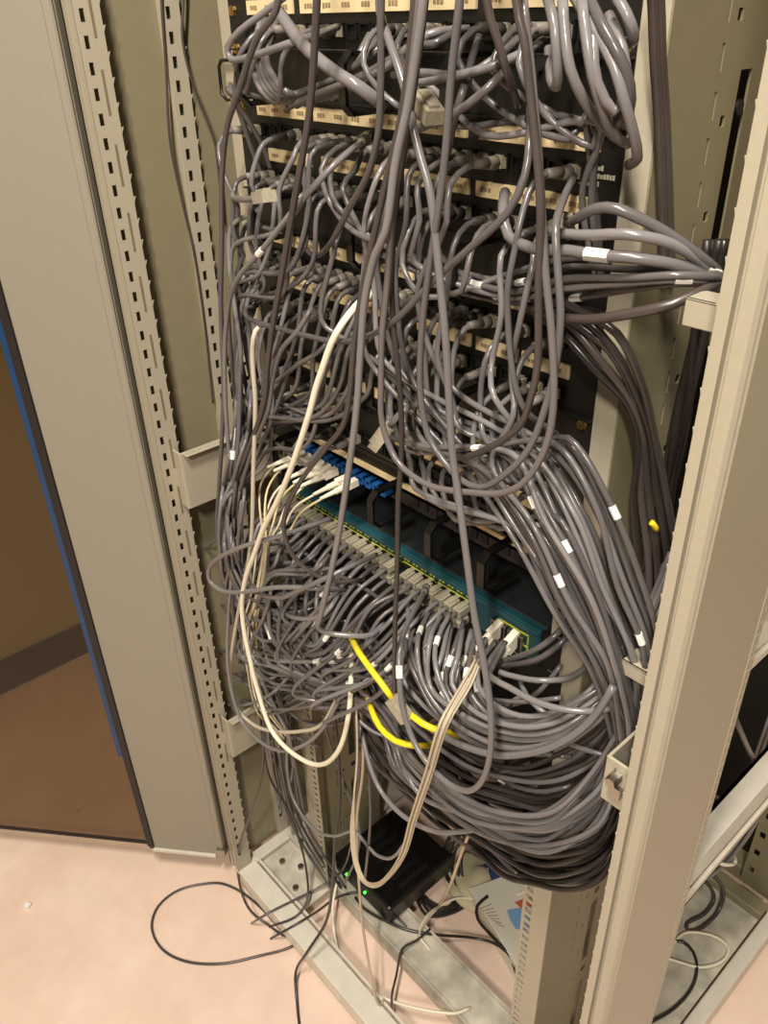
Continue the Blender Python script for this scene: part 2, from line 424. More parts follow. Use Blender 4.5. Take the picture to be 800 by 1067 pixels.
pp = patch_panel(-76, 'black patch panel with small white lettering at its right end', [(-91, [(-.204, -.118), (-.108, .094), (.108, .222)]), (-134, [(-.19, -.118), (-.10, .0), (.02, .098), (.106, .217)])], 2)
mk = MB(); rng = random.Random(3)
for i, (n, xo) in enumerate(((8, 0), (12, 0), (7, 0))):
    for k in range(n):
        a = .206+k*.0026; mk.box(a, a+.0019, -.0026, -.0019, Z(-103-i*5.4), Z(-99.8-i*5.4+rng.uniform(-.8, .4)))
under(mk.build('white_lettering', 'white_print'), pp)
patch_panel(-204, 'black patch panel below the cable bundle that sweeps right', [(-219, [(-.20, -.115), (-.095, .0), (.005, .03), (.10, .2)]), (-265, [(-.19, -.11), (-.10, .0), (.035, .105), (.112, .16), (.165, .215)])], 4)
patch_panel(-341, 'black patch panel just above the fibre panel', [(-357, [(-.19, -.11), (-.052, .0), (.03, .1), (.11, .2)]), (-402, [(-.19, -.1), (.0, .1), (.11, .21)])], 5)

def ring(p, x, z, wd=.052, ht=.05, t=.005):
    mb = MB(); y0, y1 = -.002, -.002-wd
    pts = [Vector((x, y0, z+ht/2)), Vector((x, y1+.008, z+ht/2)), Vector((x, y1, z+ht/2-.008)), Vector((x, y1, z-ht/2+.008)), Vector((x, y1+.008, z-ht/2)), Vector((x, y0, z-ht/2))]
    for a, b_ in zip(pts, pts[1:]):
        c = (a+b_)/2; ax = (b_-a).normalized(); ay = Vector((1, 0, 0)); az = ax.cross(ay)
        mb.obox(c, ax, ay, az, (b_-a).length/2+.001, .0045, .0016)
    return under(mb.build('cable_ring', 'black_gloss'), p)
def manager(top, h, label, rings):
    p = empty('cable_manager', (0, 0, Z(top-h)), label, 'cable manager', 'black cable managers between the panels')
    under(MB().box(-HX, HX, -.002, .001, Z(top-h+.6), Z(top)).box(-HX, HX, -.008, -.002, Z(top-1.5), Z(top)).box(-HX, HX, -.008, -.002, Z(top-h+.6), Z(top-h+2)).build('back_plate', 'black'), p)
    for x in rings: ring(p, x, Z(top-h/2), ht=h/1000*1.02)
    return p
manager(-31, 44, 'black cable manager with hooks above the lettered patch panel', (-.155, .0, .118, .2))
manager(-165.5, 38, 'black cable manager whose ring gathers cables to the right', (-.155, -.0, .128))
manager(-293, 47, 'black cable manager half hidden by falling grey cords', (-.15, .02, .13))

# fibre panel with blue adapters
fp = empty('fibre_patch_bay', (0, 0, Z(-475)), 'fibre patch panel with beige strip and blue adapters above the switch', 'fibre panel')
under(MB().box(-HX, HX, -.002, .002, Z(-474), Z(-431)).box(-.22, .22, .002, .16, Z(-474), Z(-432)).build('face_plate', 'black'), fp)
under(MB().box(-.16, .20, -.012, -.002, Z(-450), Z(-446)).box(-.16, .2, -.012, -.010, Z(-450), Z(-441)).build('beige_strip', 'label'), fp)
adz = Z(-462)
AD = []
ADX = [-.150, -.137, -.112, -.099, -.086, -.062, -.049, -.036, -.023, -.010]
for x in ADX:
    mb = MB().box(x-.0052, x+.0052, -.016, -.002, adz+.0030, adz+.0058).box(x-.0052, x+.0052, -.016, -.002, adz-.0058, adz-.0030).box(x-.0052, x-.0032, -.016, -.002, adz-.0058, adz+.0058).box(x+.0032, x+.0052, -.016, -.002, adz-.0058, adz+.0058)
    o = under(mb.build('adapter', 'adapter_blue', bevel=.0005), fp); o['label'] = 'blue fibre adapter'
for x in [.03+i*.0145 for i in range(12)]:
    under(MB().box(x-.0045, x+.0045, -.0034, -.002, adz-.0065, adz+.0065).build('blank_slot', 'port_black'), fp)
for x in (-.165, .012, .10, .172): ring(fp, x, Z(-462), wd=.05, ht=.042)

# the teal 48-port switch
sw = empty('network_switch', (0, 0, Z(-580)), 'teal 48-port network switch with yellow port outlines and two fibre modules', 'network switch')
SL, SR = -.224, .213
under(MB().box(SL, SR, .004, .30, Z(-579), Z(-535)).build('chassis', 'switch_top', bevel=.001), sw)
under(MB().box(SL, SR, -.006, .004, Z(-579), Z(-535)).box(SL, SR, -.010, -.006, Z(-541), Z(-535)).build('front_bezel', 'teal', bevel=.001), sw)
under(MB().box(SL+.012, .128, -.0075, -.006, Z(-578), Z(-548)).build('port_field', 'black'), sw)
yl = MB()
SWX = [-.207+i*.0139+(i//4)*.0008 for i in range(24)]
for gidx in range(6):
    xa_, xb_ = SWX[gidx*4]-.0072, SWX[gidx*4+3]+.0072
    for zz in (-548, -564):
        yl.box(xa_+.003, xb_-.003, -.0082, -.0074, Z(zz-.6), Z(zz+.4)); yl.box(xa_, xa_+.0009, -.0082, -.0074, Z(zz-11), Z(zz-2)); yl.box(xb_-.0009, xb_, -.0082, -.0074, Z(zz-11), Z(zz-2))
        yl.quad((xa_, -.0080, Z(zz-2)), (xa_+.0009, -.0080, Z(zz-2)), (xa_+.004, -.0080, Z(zz-.3)), (xa_+.003, -.0080, Z(zz+.3)))
        yl.quad((xb_, -.0080, Z(zz-2)), (xb_-.0009, -.0080, Z(zz-2)), (xb_-.004, -.0080, Z(zz-.3)), (xb_-.003, -.0080, Z(zz+.3)))
for zz in (-548, -563):
    yl.box(.160, .200, -.0072, -.006, Z(zz-.6), Z(zz+.4)); yl.box(.199, .200, -.0072, -.006, Z(zz-12), Z(zz))
under(yl.build('yellow_outline', 'yellow_line'), sw)
pr = MB()
for x in SWX:
    for k in range(2): pr.box(x-.004+k*.0052, x-.001+k*.0052, -.0066, -.006, Z(-546), Z(-543.6))
under(pr.build('port_numbers', 'yellow_line'), sw)
for x in SWX:
    for zz in (-555.5, -571):
        o = bpy.data.objects.new('port', PORT.data); COL.objects.link(o); o.parent = sw; o.location = Vector((x, -.0072, Z(zz)))-sw.location; o.scale = (.92, 1, 1.05)
for x in (.163, .186):
    m_ = MB().box(x-.010, x+.010, -.012, -.006, Z(-575), Z(-549)).build('fibre_module', 'steel', bevel=.0006); under(m_, sw)
    k = MB().box(x-.008, x+.008, -.0126, -.012, Z(-572), Z(-552)).build('module_opening', 'port_black'); k.parent = m_
for x in (-.233, .227):
    under(MB().box(x-.009 if x < 0 else x-.0145, x+.010, -.003, .0, Z(-579), Z(-535)).build('ear', 'black'), sw)
# added black backing that keeps the gaps between the lower cords dark
bl = empty('gap_backing', (0, 0, Z(-755)), 'added black backing that darkens the gaps in the tangle under the switch', 'added backing')
under(MB().box(-HX, HX, -.002, .001, Z(-755), Z(-582)).box(-.22, .22, .001, .25, Z(-752), Z(-590)).build('face_plate', 'black'), bl)
# black wire loop on the left rail
pts = [W(u, v, 6) for u, v in ((262, 60), (246, 62), (230, 63), (228, 70), (231, 98), (236, 104), (264, 105))]
wl = MB().tube(pts, .0018, 6).build('wire_loop', 'black_gloss', smooth=True)
tag(wl, 'black wire loop sticking out beside the upper left rail', 'cable guide')
# ------------------------------------------------------------------ cables
def spline(pts, step=.009):
    """centripetal-like Catmull-Rom through the points, resampled"""
    P = [Vector(p) for p in pts]
    if len(P) == 2: P = [P[0], (P[0]+P[1])/2, P[1]]
    Q = [P[0]*2-P[1]]+P+[P[-1]*2-P[-2]]
    out = []
    for i in range(1, len(Q)-2):
        p0, p1, p2, p3 = Q[i-1:i+3]
        L = (p2-p1).length
        if L < 1e-6: continue
        n = max(2, int(L/step))
        t1 = (p2-p0); t2 = (p3-p1)
        if t1.length > 1e-9: t1 = t1*(L/max((p1-p0).length+L, 1e-6))
        if t2.length > 1e-9: t2 = t2*(L/max((p3-p2).length+L, 1e-6))
        for k in range(n):
            t = k/n; a = t*t; c = a*t
            out.append(p1*(2*c-3*a+1)+t1*(c-2*a+t)+p2*(3*a-2*c)+t2*(c-a))
    out.append(P[-1])
    return out
PLUG = MB().box(-.0056, .0056, -.004, .004, -.022, .0).box(-.003, .003, .004, .0056, -.019, -.002).build('plug', 'clear_plug')
BOOT = MB().cyl((0, 0, 0), (0, 0, .010), .0056, .0048, 8).cyl((0, 0, .010), (0, 0, .026), .0046, .0034, 8).build('boot', 'boot', smooth=True)
WBOOT = MB().box(-.0042, .0042, -.0042, .0042, -.018, .0).cyl((0, 0, 0), (0, 0, .012), .0040, .0036, 8).cyl((0, 0, .012), (0, 0, .032), .0030, .0018, 8).build('fibre_plug', 'boot_white')
SLEEVE = MB().cyl((0, 0, -.006), (0, 0, .006), .0034, None, 8).build('marker_sleeve', 'sleeve', smooth=False)
for o in (PLUG, BOOT, WBOOT, SLEEVE): COL.objects.unlink(o)
_mesh = {}
def put(name, src, parent, pos, direction, scale=1., m=None):
    key = (src.name, m)
    if m and key not in _mesh:
        d = src.data.copy(); d.materials[0] = MATS[m]; _mesh[key] = d
    o = bpy.data.objects.new(name, _mesh[key] if m else src.data); COL.objects.link(o); o.parent = parent
    o.location = pos; o.rotation_mode = 'QUATERNION'; o.rotation_quaternion = Vector(direction).to_track_quat('Z', 'Y')
    o.scale = (scale, scale, scale)
    return o
def cable(pts, m, label, group, r=.00255, plug0=None, plug1=None, sleeves=(), name='patch_cable', n=7, cat='cable', step=.009):
    S = spline(pts, step)
    o = MB().tube(S, r, n).build(name, m, smooth=True)
    if sleeves and 'sleeve' not in label: label += ', white-sleeved'
    tag(o, label, cat, group)
    for pl, a, b_ in ((plug0, S[0], S[1]), (plug1, S[-1], S[-2])):
        if not pl: continue
        d = (b_-a)
        if pl == 'rj':
            put('plug', PLUG, o, a, d); put('boot', BOOT, o, a, d, 1., random.choice(('boot', 'boot', 'boot_dark')))
        elif pl == 'bare': put('plug', PLUG, o, a, d)
        elif pl == 'clear': put('plug', PLUG, o, a, d, 1.25)
        elif pl == 'fibre': put('fibre_plug', WBOOT, o, a, d)
        elif pl == 'white': put('boot', BOOT, o, a, d, 1.3, 'boot_white')
    for t in sleeves:
        k = min(len(S)-2, max(1, int(t*(len(S)-1))))
        s = put('marker_sleeve', SLEEVE, o, S[k], S[k+1]-S[k-1], r/.0029)
    return o
def px(*a): return [W(u, v, d) for u, v, d in a]
rnd = random.Random(5)
def j(p, s): return Vector((p[0]+rnd.gauss(0, s), p[1]+rnd.gauss(0, s*.8), p[2]+rnd.gauss(0, s)))
def grey(): return rnd.choice(GREY)
def dark(): return rnd.choice(DARK)
def mix(a, b_, t): return tuple(x+(y-x)*t for x, y in zip(a, b_))
def sl(p=.35): return (rnd.uniform(.25, .75),) if rnd.random() < p else ()

# --- patch cords of the panels -------------------------------------------------
def leftroute(z, k):
    """down the left-hand vertical bundle and into the tangle under the switch"""
    off = rnd.uniform(-1, 1)
    g = [(252, 250, 55), (250, 310, 55), (252, 370, 55), (254, 430, 60), (248, 480, 70), (242, 520, 75), (240, 570, 80)]
    out = []
    for u, v, d in g:
        p = W(u+off*11+rnd.uniform(-3, 3), v, d+rnd.uniform(-28, 28))
        if p.z < Z(z)-.03: out.append(p)
    e = rnd.random()
    if e < .8:
        out += [W(245+rnd.uniform(-10, 22), 612+rnd.uniform(-10, 20), 85), W(285+rnd.uniform(-12, 20), 640+rnd.uniform(-25, 30), 70+rnd.uniform(-25, 30)), W(330+rnd.uniform(-15, 25), 640+rnd.uniform(-40, 40), 45)]
    else:
        out += [W(250+rnd.uniform(-8, 16), 630, 70), W(268+rnd.uniform(-12, 16), 700, 55+rnd.uniform(-20, 20)), W(285+rnd.uniform(-12, 22), 770, 40+rnd.uniform(-20, 20)), W(300+rnd.uniform(-12, 20), 840+rnd.uniform(-40, 10), 10)]
    return out
def r1route():
    t = rnd.random(); q = rnd.uniform(-18, 18)
    a = mix((526, 284), (526, 318), t); b_ = mix((590, 262), (590, 316), t); c = mix((660, 266), (660, 306), t); e = mix((712, 272), (712, 298), t)
    return [W(a[0], a[1], 38+q), W(b_[0], b_[1]+rnd.uniform(-3, 3), 52+q), W(c[0], c[1]+rnd.uniform(-3, 3), 55+q), W(e[0], e[1], 48+q), W(752+rnd.uniform(-4, 4), 293+rnd.uniform(-4, 8), 20+q*.6), W(752, 345, -15), W(735, 420, -25), W(715, 520, -20)]
def r2route(t, z, skip=0):
    q = rnd.uniform(-22, 22)
    G = [((482, 490, 70), (600, 455, 45)), ((530, 560, 85), (640, 520, 45)), ((575, 635, 85), (666, 600, 42)), ((612, 705, 75), (686, 668, 32)), ((640, 775, 45), (684, 730, 18)), ((652, 850, 15), (672, 800, 0))]
    out = []
    for a, b_ in G:
        m_ = mix(a, b_, t); out.append(W(m_[0]+rnd.uniform(-6, 6), m_[1]+rnd.uniform(-4, 4), m_[2]+q))
    return out[skip:]
LP = 'grey patch cord in the lettered panel, running down the left bundle'
rows = [(-105, 'lettered'), (-148, 'lettered'), (-233, 'second'), (-279, 'second'), (-371, 'third'), (-416, 'third'), (-16, 'top')]
for nr, (z, which) in enumerate(rows):
    rw = 'lower-row' if nr in (1, 3, 5, 6) else 'upper-row'
    for i, x in enumerate(PORTX):
        if rnd.random() < (.28 if which != 'third' else .2): continue
        zz = Z(z)
        p0 = Vector((x, -.012, zz)); p1 = Vector((x+rnd.uniform(-.001, .001), -.042, zz+rnd.uniform(-.001, .002)))
        start = [p0, p1]
        m_ = grey()
        if which == 'top':
            if rnd.random() < .45 or x < -.165: continue
            dirx = -1 if x < -.02 else 1
            pts = start+[j((x+dirx*.006, -.058, zz-.018), .003), j((max(-.185, x+dirx*.03), -.05, zz-.045), .005), j((max(-.18, min(.235, x+dirx*.09)), -.045, zz-.058), .006)]
            xe = -.195 if dirx < 0 else .235
            pts += [j((xe, -.04, zz-.05), .006), j((xe, -.02, zz-.10), .006), Vector((xe+dirx*.0, .012, zz-.20))]
            cable(pts, m_, rw+' grey cord from the topmost panel, tucked through the upper hooks', 'cords of the topmost panel', plug0='rj')
        elif which == 'lettered':
            if x < -.035:
                dr = rnd.uniform(.035, .075)
                xm = max(x, -.185); pts = start+[j((x+.001, -.054, zz-.008), .002), j((xm-.002, -.062, zz-.02-dr*.5), .004), j((xm*.7-.05, -.062, zz-.03-dr), .006), j((-.185, -.058, zz-.06-dr), .008)]+leftroute(z-110-dr*1000, 0)
                cable(pts, m_, rw+' grey patch cord plugged into the left half of the lettered panel', 'left-hand cords of the lettered panel', plug0='rj', sleeves=sl(.2))
            elif rnd.random() < .7 and x < .16:
                pts = start+[j((x+.002, -.060, zz-.010), .003), j((x+.006, -.068, zz-.035), .004), j((x*.5+.055, -.064, max(zz-.07, Z(-205))), .008)]+r1route()
                cable(pts, m_, rw+' grey patch cord from the lettered panel gathered through the ring', 'right-hand cords of the lettered panel', plug0='rj', sleeves=sl(.45), n=8)
            else:
                pts = start+[j((x+.002, -.060, zz-.012), .003), j((x+.004, -.068, zz-.05), .004), j((x+.0, -.072, zz-.09), .006), j((x+.02, -.075, Z(-268)), .006)]+r2route(rnd.random(), z-200)
                cable(pts, m_, rw+' grey patch cord falling from the lettered panel past the ring', 'falling cords of the lettered panel', plug0='rj', sleeves=sl(.3))
        elif which == 'second':
            if x < .03:
                dr = rnd.uniform(.05, .11)
                xm = max(x, -.18); pts = start+[j((x-.002, -.052, zz-.008), .002), j((xm-.01, -.062, zz-.026-dr*.3), .004), j((xm*.75-.055, -.064, zz-.03-dr), .007), j((-.185, -.06, zz-.085-dr), .008)]+leftroute(z-100-dr*1000, 0)
                cable(pts, m_, rw+' grey patch cord sweeping left from the panel under the ring', 'left-hand cords of the second panel', plug0='rj', sleeves=sl(.15))
            else:
                t = (x-.03)/.18
                pts = start+[j((x+.001, -.060, zz-.012), .003), j((x+.006, -.066, zz-.045), .004), j((x+.026, -.070, zz-.065), .005)]+r2route(min(1, max(0, .1+t*.8+rnd.uniform(-.05, .15))), z-115)
                cable(pts, m_, rw+' grey patch cord from the panel under the ring, joining the diagonal bundle', 'diagonal cords of the second panel', plug0='rj', sleeves=sl(.5), n=8)
        else:
            if -.05 < x < (.9 if nr == 5 else .045): continue
            if x < -.06:
                pts = start+[j((x-.008, -.055, zz-.006), .003), j((x-.02, -.06, zz-.02), .005), j((-.195, -.058, zz-.035), .008)]+leftroute(z-50, 0)
                cable(pts, m_, rw+' grey patch cord sweeping left from the panel above the fibre adapters', 'left-hand cords of the third panel', plug0='rj')
            else:
                t = (x-.045)/.17
                pts = start+[j((x+.012, -.056, zz-.006), .003), j((x+.034, -.066, zz-.022), .004)]+r2route(min(1, max(0, (t*.55 if nr != 5 else .15+t*.5)+rnd.uniform(-.05, .1))), z-50, 2 if nr == 5 else 1)
                cable(pts, m_, rw+' grey patch cord from the panel above the fibre adapters, joining the diagonal bundle', 'diagonal cords of the third panel', plug0='rj', sleeves=sl(.4), n=8)
# --- cords of the teal switch -----------------------------------------------------
for row, z in enumerate((-555.5, -571)):
    rw = 'lower-row' if row else 'upper-row'
    for i, x in enumerate(SWX):
        if i == 16 and row == 0: continue
        zz = Z(z)
        pts = [Vector((x, -.026, zz)), Vector((x, -.040, zz-.002))]
        if x < -.05:
            if rnd.random() < .62:
                y_ = -.085+rnd.uniform(-.03, .03)
                pts += [j((x+.002, -.064, zz-.010), .003), W(300+x*150+rnd.uniform(-12, 12), 590+x*120+rnd.uniform(-8, 25), 85+rnd.uniform(-15, 20)), W(262+rnd.uniform(-20, 20), 610+rnd.uniform(-18, 35), 85+rnd.uniform(-25, 25)), W(256+rnd.uniform(-10, 20), 650+rnd.uniform(-15, 35), 80), W(290+rnd.uniform(-15, 25), 690+rnd.uniform(-20, 25), 75), W(340+rnd.uniform(-15, 25), 695+rnd.uniform(-30, 25), 50), W(380, 680+rnd.uniform(-30, 20), 20)]
                cable(pts, grey(), rw+' grey cord looping left from the teal switch', 'left-looping cords of the switch', plug0='bare', sleeves=sl(.5), n=8)
            else:
                pts += [j((x+.0, -.072, zz-.02), .004), j((x+.01, -.095, zz-.07), .008), j((x+.03, -.10, zz-.13), .012), j((x+.07, -.085, zz-.18), .015), j((x+.12, -.05, zz-.19), .015), j((x+.16, -.02, zz-.16), .015)]
                cable(pts, grey(), rw+' grey cord sagging from the left ports of the teal switch', 'sagging cords of the switch', plug0='bare', sleeves=sl(.5), n=8)
        else:
            k = rnd.random()*.6
            G = [((402, 745, 95), (372, 735, 60)), ((440, 800, 120), (395, 800, 70)), ((500, 842, 125), (465, 860, 85)), ((570, 842, 100), (545, 916, 80)), ((620, 800, 60), (612, 908, 50)), ((655, 740, 25), (640, 868, 15)), ((690, 660, 0), (668, 780, -10)), ((700, 600, -10), (700, 640, -15))]
            q = rnd.uniform(-18, 18)
            pts += [j((x-.004, -.075, zz-.02), .004), j((x-.03, -.10, zz-.075), .008), j((x*.7-.07, -.11, zz-.14), .012)]
            lastz = pts[-1].z
            for a, b_ in G:
                m_ = mix(a, b_, k); p = W(m_[0]+rnd.uniform(-7, 7), m_[1]+rnd.uniform(-6, 6), m_[2]+q)
                pts.append(p)
            cable(pts, grey(), rw+' grey cord from the teal switch making a wide loop to the right rail', 'wide looping cords of the switch', plug0='bare', sleeves=(rnd.uniform(.08, .2),) if rnd.random() < .6 else (), n=8)
# --- bundle under the loops, shade put into its sheath colours: wide U to the right post ---------------------
for i in range(26):
    k = i/25.
    G = [((352, 690, 40), (372, 640, 20)), ((366, 735, 55), (402, 690, 45)), ((392, 790, 65), (440, 745, 60)), ((450, 850, 70), (490, 785, 60)), ((500, 888, 62), (540, 800, 50)), ((550, 918, 50), (585, 790, 40)), ((605, 920, 35), (622, 760, 25)), ((636, 890, 10), (650, 715, 5)), ((664, 800, -10), (680, 640, -10)), ((700, 660, -25), (712, 540, -25))]
    q = rnd.uniform(-16, 10)
    pts = [W(*[c+rnd.uniform(-6, 6) for c in mix(a, b_, k)[:2]], mix(a, b_, k)[2]+q) for a, b_ in G]
    m_ = dark() if k < .6 or rnd.random() < .4 else grey()
    cable(pts, m_, ('dark' if m_ in DARK else 'lighter grey')+' cable in the U-shaped bundle sagging towards the right post', 'sagging U-shaped bundle', r=.0028, sleeves=(), n=8)
for i in range(16):                                   # bottom belly of the bundle, its shade painted as near-black sheaths
    k = i/15.
    G = [((440, 835), (470, 780)), ((470, 866), (500, 830)), ((497, 890), (520, 858)), ((524, 910), (545, 874)), ((555, 922), (575, 880)), ((592, 925), (605, 872)), ((622, 915), (625, 855)), ((640, 888), (645, 820)), ((658, 830), (665, 760))]
    d = [30, 40, 45, 48, 45, 38, 25, 10, -5]; q = rnd.uniform(-25, 12)
    pts = [W(a[0]+(b_[0]-a[0])*k+rnd.uniform(-4, 4), a[1]+(b_[1]-a[1])*k+rnd.uniform(-3, 3), dd+q) for (a, b_), dd in zip(G, d)]
    cable(pts, rnd.choice([DARK[2], DARK[0], MATS['black_sheath']]), 'shade-darkened cable at the bottom of the sagging bundle', 'lowest cables of the sagging bundle', r=.0032, n=8)
for i in range(20):                                   # arcs that fill the space under the right half of the switch
    k = i/19.
    q = rnd.uniform(-14, 14)
    g = [(428+96*k, 628+44*k, 34), (420+92*k, 662+36*k, 78+q), (424+84*k, 706+14*k, 96+q), (458+66*k, 752-12*k, 100+q), (520+40*k, 780-34*k, 92+q), (582+16*k, 774-44*k, 72+q), (630+8*k, 738-50*k, 40+q*.5), (672, 680-40*k, 8), (696, 610-30*k, -12)]
    pts = [W(u+rnd.uniform(-5, 5), v+rnd.uniform(-5, 5), d) for u, v, d in g]
    m_ = grey()
    cable(pts, m_, 'grey cord arching under the right half of the teal switch', 'arching cords under the switch', r=.0027, n=8, sleeves=(rnd.uniform(.1, .25),) if rnd.random() < .5 else ())
# --- dark cables right of the rail -----------------------------------------------------
for i in range(5):
    k = i/4.
    G = [((545, 318, 30), (560, 306, 40)), ((585, 345, 40), (605, 322, 45)), ((622, 385, 35), (645, 350, 40)), ((652, 425, 20), (668, 400, 25)), ((664, 470, 5), (682, 450, 10)), ((660, 520, -5), (694, 510, -5)), ((664, 590, -10), (704, 590, -15)), ((668, 680, -15), (700, 690, -18)), ((660, 780, -20), (684, 780, -20))]
    pts = [W(*[c+rnd.uniform(-3, 3) for c in mix(a, b_, k)[:2]], mix(a, b_, k)[2]) for a, b_ in G]
    cable(pts, dark(), 'dark cable bending down behind the ring beside the right rail', 'dark cables bending down by the right rail', r=.0033, n=8)
for i in range(14):
    u = 690+i*4.2; y = rnd.uniform(-120, -35)
    pts = [W(u+50+rnd.uniform(-4, 4), 250, y), W(u+30+rnd.uniform(-6, 6), 340, y), W(u+14+rnd.uniform(-6, 6), 430, y), W(u+rnd.uniform(-7, 7), 520, y-5), W(u-14+rnd.uniform(-8, 8), 620, y), W(u-34+rnd.uniform(-8, 8), 730, y+20), W(u-48, 830, y+10)]
    cable(pts, rnd.choice([DARK[2], MATS['black_sheath']]), 'near-black cable running down deep behind the right post', 'deep dark cables behind the right post', r=.0036, n=6, name='data_cable')
cable(px((684, 552, 4), (681, 547, 8), (678, 544, 10)), MATS['yellow_sheath'], 'short yellow cable end among the dark cables by the right post', None, r=.0026, name='cable_end')

# --- individually followed cables ------------------------------------------------------
GH = 'long cables hanging in front of the panels'
def hang(pts, m, label, r=.0027, **k):
    p = px(*pts)
    if p[0].z > Z(-30):                               # comes down from the top of the rack
        p = [p[0]+Vector((.01, .05, .34)), p[0]+Vector((.004, .015, .14))]+p
    cable(p, m, label, GH, r=r, n=8, name='hanging_cable', step=.008, **k)
G0, G1, G2, G3, G4 = GREY; D0, D1, D2 = DARK
hang([(432, 0, 120), (420, 110, 120), (402, 190, 120), (378, 300, 125), (370, 350, 125), (360, 436, 125), (340, 466, 120), (314, 500, 115), (298, 532, 115), (296, 555, 115), (306, 580, 110), (325, 597, 100), (350, 606, 80), (380, 604, 50)], D1, 'dark hanging cable that hooks left over the white fibre plugs')
hang([(441, 0, 130), (433, 60, 130), (425, 110, 130), (412, 170, 132), (402, 240, 135), (391, 265, 135), (384, 292, 135), (379, 320, 135), (376, 360, 135), (372, 420, 135), (366, 470, 138), (354, 550, 140), (344, 600, 145), (333, 645, 145), (331, 653, 143), (340, 659, 135), (362, 662, 120), (385, 662, 100), (400, 650, 70)], G2, 'thick pale grey hanging cable with a sharp kink below the fibre plugs', r=.0031)
hang([(437, 0, 128), (428, 80, 128), (418, 150, 128), (409, 220, 128), (403, 300, 125), (398, 350, 125), (397, 400, 125), (398, 440, 125), (412, 478, 125), (430, 496, 125), (454, 508, 125), (490, 513, 122), (520, 514, 120), (544, 504, 118), (564, 476, 115), (574, 444, 112), (577, 400, 110), (574, 340, 108), (568, 280, 106), (562, 180, 104), (555, 90, 104), (545, 0, 104)], G4, 'grey hanging cable making a shallow U across the diagonal bundle')
hang([(443, 0, 115), (434, 70, 115), (424, 140, 115), (413, 210, 115), (408, 280, 115), (409, 330, 115), (414, 380, 118), (418, 430, 120), (418, 480, 122), (415, 520, 125), (414, 580, 130), (412, 640, 130), (411, 700, 125), (413, 742, 115), (420, 775, 100)], D0, 'thin dark cable hanging straight down across the teal switch', r=.0024)
hang([(479, 0, 122), (470, 80, 122), (464, 160, 122), (455, 230, 122), (447, 280, 120), (439, 350, 118), (438, 410, 116), (446, 454, 116), (462, 480, 116), (480, 500, 118), (502, 508, 118), (530, 491, 116), (552, 466, 112), (568, 425, 106), (579, 380, 102), (584, 330, 100), (581, 280, 96), (579, 236, 90), (588, 205, 60), (598, 184, 22)], G1, 'grey cable hanging from the top and looping back up to the lettered panel')
hang([(538, 0, 112), (546, 40, 112), (553, 103, 110), (560, 170, 110), (563, 220, 110), (561, 300, 108), (560, 380, 108), (554, 410, 108), (544, 440, 106), (526, 457, 104), (508, 467, 100), (490, 475, 92), (474, 477, 80), (455, 470, 60)], D1, 'purplish grey hanging cable curling left over the diagonal bundle')
hang([(552, 110, 60), (552, 140, 90), (547, 182, 100), (530, 220, 108), (490, 258, 112), (450, 294, 114), (416, 330, 116), (400, 342, 116), (378, 352, 110), (350, 356, 100), (320, 350, 95), (290, 342, 92), (266, 335, 88), (257, 330, 80), (256, 322, 70), (268, 318, 50)], G3, 'grey cable crossing the panels diagonally from upper right to lower left')
hang([(395, 0, 90), (406, 44, 105), (420, 86, 112), (436, 156, 118), (448, 200, 120), (455, 260, 122), (459, 300, 124), (464, 350, 126), (468, 420, 128), (471, 470, 130), (478, 520, 134), (486, 580, 140), (494, 640, 145), (504, 690, 148), (511, 740, 150), (511, 782, 150), (503, 812, 150), (488, 824, 150), (468, 817, 150), (446, 796, 150), (430, 770, 148), (419, 735, 142), (416, 700, 132), (417, 672, 118), (427, 645, 90), (438, 624, 55), (444, 613, 20)], G0, 'thick grey hanging cable ending in a big loop up to the switch', r=.0030, plug1='rj', sleeves=(.885,))
hang([(507, 0, 95), (518, 40, 92), (528, 75, 86), (534, 92, 70), (540, 110, 50)], D1, 'short purplish cable end hanging beside the upper hook')
hang([(397, 0, 105), (397, 60, 105), (396, 110, 105), (394, 140, 104), (384, 180, 100), (365, 215, 92), (348, 248, 80), (336, 263, 62), (326, 266, 45), (318, 258, 25)], G3, 'grey cable hooked under at its end among the left cords')
hang([(330, 0, 118), (327, 60, 118), (322, 120, 118), (312, 180, 118), (303, 230, 116), (293, 290, 114), (284, 340, 112), (279, 380, 108), (275, 420, 104), (258, 470, 96), (246, 500, 92), (237, 532, 90), (234, 566, 88), (242, 620, 84), (250, 690, 70)], D1, 'long dark cable slanting from the top down to the left bundle', r=.0029)
hang([(290, 0, 120), (267, 41, 118), (249, 94, 112), (236, 135, 106), (231, 190, 100), (231, 250, 96), (230, 320, 94), (233, 400, 92), (231, 460, 92), (228, 510, 92), (226, 550, 92), (232, 590, 88), (240, 650, 80)], G3, 'outermost grey cable running down along the left rail')
hang([(380, 146, 20), (366, 156, 70), (340, 180, 98), (306, 219, 108), (275, 258, 110), (248, 290, 108), (238, 320, 100), (234, 370, 95), (236, 440, 92), (242, 500, 86)], G2, 'light grey cord slanting left from the lettered panel with a white sleeve', plug0='rj', sleeves=(.38,))
hang([(325, 320, 80), (310, 345, 95), (293, 365, 100), (284, 395, 100), (280, 425, 100), (266, 460, 96), (256, 490, 92), (244, 530, 88), (230, 560, 85)], G4, 'grey cord with a beige worn patch slanting down to the left')
hang([(292, 352, 45), (276, 338, 78), (266, 345, 94), (263, 370, 97), (266, 420, 98), (264, 490, 100), (262, 560, 102), (256, 600, 102), (246, 650, 100), (240, 700, 98), (246, 736, 100), (264, 755, 104), (286, 762, 106), (313, 762, 108), (335, 755, 108), (352, 724, 100), (360, 695, 85), (366, 660, 60)], PALE[0], 'pale grey cable dropping past the left bracket into a loop')
